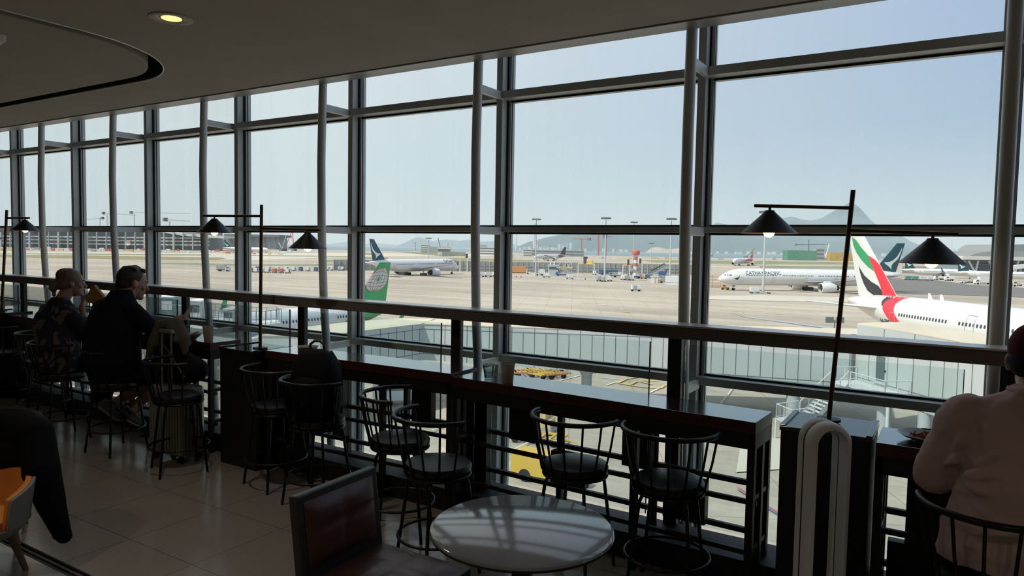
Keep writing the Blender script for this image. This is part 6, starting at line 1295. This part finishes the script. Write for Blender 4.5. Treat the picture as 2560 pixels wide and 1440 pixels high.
# --- woman with the bun
W0 = Vector((-6.62, 3.18, 0)); wo_ = thing('person', 'person with a low blonde bun in a dark bird-print top, eating from a paper bag', 'person', W0, 0)
hp = at(180, 706, Z=6.42) - W0; hc = Vector((hp.x, hp.y, hp.z))
mb = MB(); P, Rm = head_parts(mb, hc, rad(-22), rad(-6), .98)
nb = L(hc.x - .02, hc.y - .10, 1.17)
cap(mb, hc + L(0, -.03, -.06), nb, .052, .062, 16)
sh = L(nb.x, nb.y - .03, 1.10)
torso_loft(mb, [(L(0, 0, .64), .16, .13), (L(-.02, 0, .85), .17, .13), (L(sh.x, sh.y - .02, 1.0), .17, .12), (L(nb.x, nb.y, 1.16), .10, .08)])
sR, eR = sh + L(.17, .01, .0), sh + L(.27, .12, -.17); hd_ = at(200, 752, Z=6.40) - W0; wR = hd_ + L(.03, .0, -.05)
sL, eL = sh + L(-.17, .01, .0), sh + L(-.24, .14, -.17); wL = L(-.05, .42, .98)
cap(mb, sR, eR, .048, .038); cap(mb, eR, wR, .036, .024); cap(mb, sL, eL, .048, .038); cap(mb, eL, wL, .036, .024)
hand(mb, wR, (.05, .25, .9), (.6, .6, 0), 1, .9, .92); hand(mb, wL, (.3, .9, 0), (0, 0, -1), 1, .5, .92)
for sgn in (-1, 1): cap(mb, L(sgn * .09, .02, .68), L(sgn * .10, .40, .62), .085, .06); cap(mb, L(sgn * .10, .40, .62), L(sgn * .08, .34, .26), .055, .036); cap(mb, L(sgn * .08, .34, .25), L(sgn * .08, .44, .225), .034, .026)
remesh(mb.build('body', 'skin_pale', wo_), .0085, 3)
mb = MB(); torso_loft(mb, [(L(0, -.02, .60), .19, .16), (L(0, -.02, .72), .20, .165), (L(-.01, -.01, .85), .20, .16), (L(sh.x, sh.y - .03, 1.0), .215, .15), (L(sh.x, sh.y - .01, 1.09), .205, .13), (L(nb.x, nb.y, 1.16), .16, .10), (L(nb.x, nb.y, 1.205), .10, .08), (L(nb.x, nb.y + .01, 1.235), .075, .066)])
cap(mb, sR, sR.lerp(eR, 1.0), .072, .075); cap(mb, sL, sL.lerp(eL, 1.0), .072, .07); cap(mb, eR, eR.lerp(wR, .35), .072, .062)
remesh(mb.build('blouse', 'bird_print', wo_), .011, 5)
mb = MB(); torso_loft(mb, [(L(0, 0, .61), .18, .15), (L(0, 0, .74), .18, .15)])
for sgn in (-1, 1): cap(mb, L(sgn * .09, .02, .68), L(sgn * .10, .40, .62), .095, .072); cap(mb, L(sgn * .10, .40, .62), L(sgn * .08, .34, .28), .066, .048)
remesh(mb.build('trousers', 'shorts_dark', wo_), .011, 4)
mb = MB(); mb.ell(P(0, -.025, .030), (.090, .106, .098), 24, 16, rot=Rm); mb.ell(P(0, -.05, -.015), (.082, .075, .075), 20, 12, rot=Rm); mb.ell(P(0, -.06, .06), (.07, .075, .065), 16, 10, rot=Rm)
for i in range(9): mb.ell(P(.028 * math.cos(i * .7), -.145 + .012 * math.sin(i * 1.3), -.045 + .03 * math.sin(i * .7)), (.028, .026, .026), 10, 8)
for i in range(7): mb.ell(P(-.02 + .006 * i, -.13, -.10 - .004 * i), (.016, .018, .022), 8, 6)
remesh(mb.build('hair', 'hair_blonde', wo_), .008, 3); face_details(wo_, P, .98)
MB().tube([P(.0, -.115, .085), P(.035, -.10, .06), P(.05, -.085, .02)], .005, 6).build('hair_clip', 'pearl', wo_, smooth=60)
for i in range(9): a = 2 * PI * i / 9
MB().tube([wR + L(.028 * math.cos(2 * PI * i / 16), .028 * math.sin(2 * PI * i / 16), -.02) for i in range(16)], .004, 6, closed=True).build('bracelet', 'bag_trim', wo_, smooth=60)
MB().tube([nb + L(.058 * math.cos(2 * PI * i / 20), .055 * math.sin(2 * PI * i / 20), .035 + .012 * math.sin(2 * PI * i / 20)) for i in range(20)], .0035, 6, closed=True).build('necklace', 'pearl', wo_, smooth=60)
for sgn in (-1, 1): shoe(wo_, L(sgn * .08, .32, .20), L(sgn * .08, .54, .20), .9)
# paper bag and handbag
pa_ = [at(x, y, Z=6.38) for x, y in ((214, 748), (232, 714), (238, 712), (262, 742), (250, 756), (222, 757))]; c_ = sum(pa_, Vector()) / 6
pbg = thing('paper_bag', 'brown paper food wrapper held up by the blonde woman', 'paper bag', c_, 0); vs = []
for q in pa_: vs += [q - c_ + f0 * -.02, q - c_ + f0 * .025]
MB().add(vs, [tuple(range(0, 12, 2)), tuple(range(11, 0, -2))] + [(2 * i, 2 * i + 1, (2 * i + 3) % 12, (2 * i + 2) % 12) for i in range(6)]).build('wrapper', 'kraft_paper', pbg, bevel=.008)
hb = thing('handbag', 'pale grey handbag on the bar between the woman and the man', 'handbag', (at(236, 795, d=3.70).x, 3.74, .92), rad(-10))
mb = MB(); mb.ell((0, 0, .12), (.13, .06, .12)); mb.ell((0, 0, .05), (.14, .07, .05)); remesh(mb.build('bag_body', 'coat_olive', hb), .01, 4); MB().tube([(-.09, 0, .2), (-.06, 0, .30), (0, 0, .34), (.06, 0, .30), (.09, 0, .2)], .008, 8).build('handle', 'bag_trim', hb, smooth=60)
MB().tube([(-.015, -.06, .22), (.0, -.065, .235), (.02, -.06, .22)], .004, 6).build('clasp', 'pearl', hb)

# --- person in pink at the right edge
R0_ = Vector((.19, 3.13, 0)); rp = thing('person', 'person in a dusty pink sweatshirt and maroon cap, seen from behind at the right edge', 'person', R0_, 0)
hc = at(2592, 905, d=3.24) - R0_
mb = MB(); P, Rm = head_parts(mb, hc, rad(-4), rad(-12), 1.05); cap(mb, hc + L(0, -.03, -.06), L(hc.x, .0, 1.24), .060, .068, 16)
cx = hc.x * .6
torso_loft(mb, [(L(0, 0, .64), .18, .14), (L(cx, 0, .9), .2, .14), (L(cx, 0, 1.1), .19, .12), (L(hc.x, .0, 1.24), .10, .08)])
sL = L(hc.x - .212, -.02, 1.175); eL = L(hc.x - .30, .06, .90); wL = L(hc.x - .16, .34, .97)
sR = L(hc.x + .195, -.02, 1.165); eR = L(hc.x + .28, .10, .92); wR = L(hc.x + .12, .38, .98)
for a, e, w in ((sR, eR, wR), (sL, eL, wL)): cap(mb, a, e, .05, .042); cap(mb, e, w, .04, .027)
hand(mb, wR, (-.2, .8, .2), (-.5, .2, -.6), -1, .8); hand(mb, wL, (.3, .9, .0), (0, 0, -1), 1, .6)
for sgn in (-1, 1): cap(mb, L(sgn * .10, .02, .69), L(sgn * .12, .42, .64), .09, .07); cap(mb, L(sgn * .12, .42, .64), L(sgn * .12, .28, .27), .06, .04)
remesh(mb.build('body', 'skin_pale', rp), .0085, 3)
mb = MB(); bx_ = hc.x * .7
torso_loft(mb, [(L(0, -.02, .63), .21, .165), (L(bx_ * .4, -.03, .70), .225, .175), (L(bx_ * .8, -.035, .82), .222, .172), (L(hc.x, -.03, .96), .225, .165), (L(hc.x, -.025, 1.10), .225, .145), (L(hc.x, -.015, 1.185), .225, .125), (L(hc.x, -.01, 1.225), .17, .10), (L(hc.x, .0, 1.265), .10, .085), (L(hc.x, .0, 1.285), .085, .08)])
for p0_, p1_, r0__, r1__ in (((-.17, -.145, 1.02), (-.06, -.172, 1.10), .012, .004), ((-.19, -.155, .97), (-.03, -.178, 1.01), .014, .004), ((-.19, -.16, .93), (.02, -.185, .90), .013, .004), ((-.16, -.165, .86), (-.02, -.19, .82), .012, .005), ((-.15, -.12, 1.14), (-.14, -.15, .98), .012, .006), ((-.22, -.10, 1.08), (-.26, -.04, .98), .012, .004), ((-.24, -.08, 1.0), (-.30, -.01, .93), .012, .005), ((.02, -.18, .78), (.14, -.17, .84), .012, .005), ((-.18, -.17, .73), (.0, -.195, .75), .014, .006)):
    cap(mb, L(hc.x, 0, 0) + Vector(p0_), L(hc.x, 0, 0) + Vector(p1_), r0__ * 1.5, r1__ * 1.5, 8)
for a, e, w in ((sR, eR, wR), (sL, eL, wL)): cap(mb, a + L(0, 0, -.02), a.lerp(e, .5), .085, .080); cap(mb, a.lerp(e, .5), e, .080, .078); cap(mb, e, e.lerp(w, .85), .078, .045)
sh_ = remesh(mb.build('sweatshirt', 'sweat_pink', rp), .009, 3)
tex = bpy.data.textures.new('cloth_folds', 'CLOUDS'); tex.noise_scale = .11; md = sh_.modifiers.new('folds', 'DISPLACE'); md.texture = tex; md.strength = .034; md.mid_level = .5
MB().tube([L(hc.x + .088 * math.cos(2 * PI * i / 24), .082 * math.sin(2 * PI * i / 24), 1.27) for i in range(24)], .008, 8, closed=True).build('collar', 'sweat_pink', rp, smooth=60)
mb = MB(); torso_loft(mb, [(L(0, 0, .61), .20, .16), (L(0, 0, .72), .20, .16)])
for sgn in (-1, 1): cap(mb, L(sgn * .10, .02, .69), L(sgn * .12, .42, .64), .10, .078); cap(mb, L(sgn * .12, .42, .64), L(sgn * .12, .28, .27), .07, .05)
remesh(mb.build('trousers', 'shorts_dark', rp), .011, 4)
for sgn in (-1, 1): shoe(rp, L(sgn * .12, .22, .205), L(sgn * .12, .48, .205))
mb = MB(); mb.ell(P(0, -.015, .045), (.093, .112, .098), 28, 18, rot=Rm); remesh(mb.build('cap_crown', 'cap_maroon', rp), .009, 3)
mb = MB(); mb.ell(P(0, -.02, -.005), (.093, .108, .052), 28, 14, rot=Rm); mb.ell(P(0, -.045, -.028), (.082, .09, .045), 24, 12, rot=Rm); remesh(mb.build('cap_back', 'cap_black', rp), .009, 3)
MB().loft([[P(.07 * math.cos(a), .07 + .09 * math.sin(a), .03 + z) for a in [PI * q / 12 for q in range(13)]] for z in (0, .006)]).build('cap_peak', 'cap_black', rp, smooth=50)
face_details(rp, P, 1.05)

# ================================================================= CHAIRS AND JACKET AT THE LOWER LEFT
mat('felt_grey', (.045, .043, .040), .9, spec=.12, bump=.1, scale=60); mat('orange_leather', (.60, .22, .045), .4, var=.08, scale=8); mat('shell_cream', (.20, .19, .175), .5); mat('oak_leg', (.16, .115, .085), .5, var=.2, scale=10, stretch=(1, 1, .1)); mat('jacket_black', (.0035, .0036, .005), .85, spec=.12, bump=.2, scale=20)
def shell_chair(name, label, loc, rz, mi, mo, hb_=.80, seat=.44, lw=.25):
    o = thing(name, label, 'chair', loc, rz)
    def arc(r_, z, a0, a1, n_=24, off=0): return [Vector((r_ * math.cos(rad(a0 + (a1 - a0) * i / n_)), r_ * .92 * math.sin(rad(a0 + (a1 - a0) * i / n_)), z)) for i in range(n_ + 1)]
    def wall(ra, rb, m_, nm, th):
        N2 = 24; V_ = []; 
        for i in range(N2 + 1):
            a = rad(170 + 200 * i / N2); k = math.sin(PI * i / N2); zt = seat + .10 + (hb_ - seat - .10) * min(1, k * 1.25) ** .8
            for r_, z in ((ra, seat - .06), (rb, zt), (rb - th, zt), (ra - th, seat - .06)): V_.append((r_ * math.cos(a), r_ * .92 * math.sin(a), z))
        fs = [(4 * i + j, 4 * i + (j + 1) % 4, 4 * i + 4 + (j + 1) % 4, 4 * i + 4 + j) for i in range(N2) for j in range(4)] + [(0, 3, 2, 1), (4 * N2, 4 * N2 + 1, 4 * N2 + 2, 4 * N2 + 3)]
        MB().add(V_, fs).build(nm, m_, o, smooth=60, bevel=.006)
    wall(.285, .315, mo, 'outer_shell', .018); wall(.266, .297, mi, 'backrest', .03)
    MB().lathe([(.001, seat), (.20, seat), (.245, seat - .02), (.25, seat - .06), (.001, seat - .07)], 32).build('seat', mi, o, smooth=50); MB().lathe([(.28, seat - .06), (.24, seat - .11), (.001, seat - .12)], 32).build('seat_base', mo, o, smooth=50)
    for a in (45, 135, 225, 315): c, s_ = math.cos(rad(a)), math.sin(rad(a)); MB().cyl((c * .17, s_ * .17, seat - .10), (c * lw, s_ * lw, 0), .022, .014, n=12).build('leg', 'oak_leg', o, smooth=40)
    return o
shell_chair('tub_chair', 'grey tub chair under the black jacket at the lower left', (-4.72, 1.84, 0), rad(150), 'felt_grey', 'felt_grey', .70, .42)
shell_chair('tub_chair', 'orange leather tub chair with pale shell and wooden legs at the lower left corner', (-4.19, 1.545, 0), rad(205), 'orange_leather', 'shell_cream', .525, .36)
jk = thing('jacket', 'black jacket hanging over a chair at the lower left, one sleeve dangling', 'jacket', (-4.3, 1.95, .4), 0); J0 = Vector((-4.3, 1.95, .4))
jp = lambda x, y, Z: at(x, y, Z=Z) - J0
mb = MB(); cap(mb, jp(-60, 1075, 3.95), jp(40, 1065, 3.9), .12, .11); cap(mb, jp(40, 1065, 3.9), jp(92, 1080, 3.85), .11, .085); cap(mb, jp(-40, 1130, 3.9), jp(60, 1125, 3.9), .11, .11)
cap(mb, jp(92, 1085, 3.85), jp(104, 1180, 3.8), .085, .092); cap(mb, jp(104, 1180, 3.8), jp(128, 1260, 3.8), .090, .072); cap(mb, jp(128, 1260, 3.8), jp(152, 1325, 3.8), .070, .048); cap(mb, jp(152, 1325, 3.8), jp(160, 1340, 3.8), .046, .042)
remesh(mb.build('jacket_cloth', 'jacket_black', jk), .011, 6)
MB().tube([jp(152 + 19 * math.cos(2 * PI * i / 20), 1341 + 8 * math.sin(2 * PI * i / 20), 3.8) for i in range(20)], .006, 6, closed=True).build('cuff', 'bag_trim', jk, smooth=60)
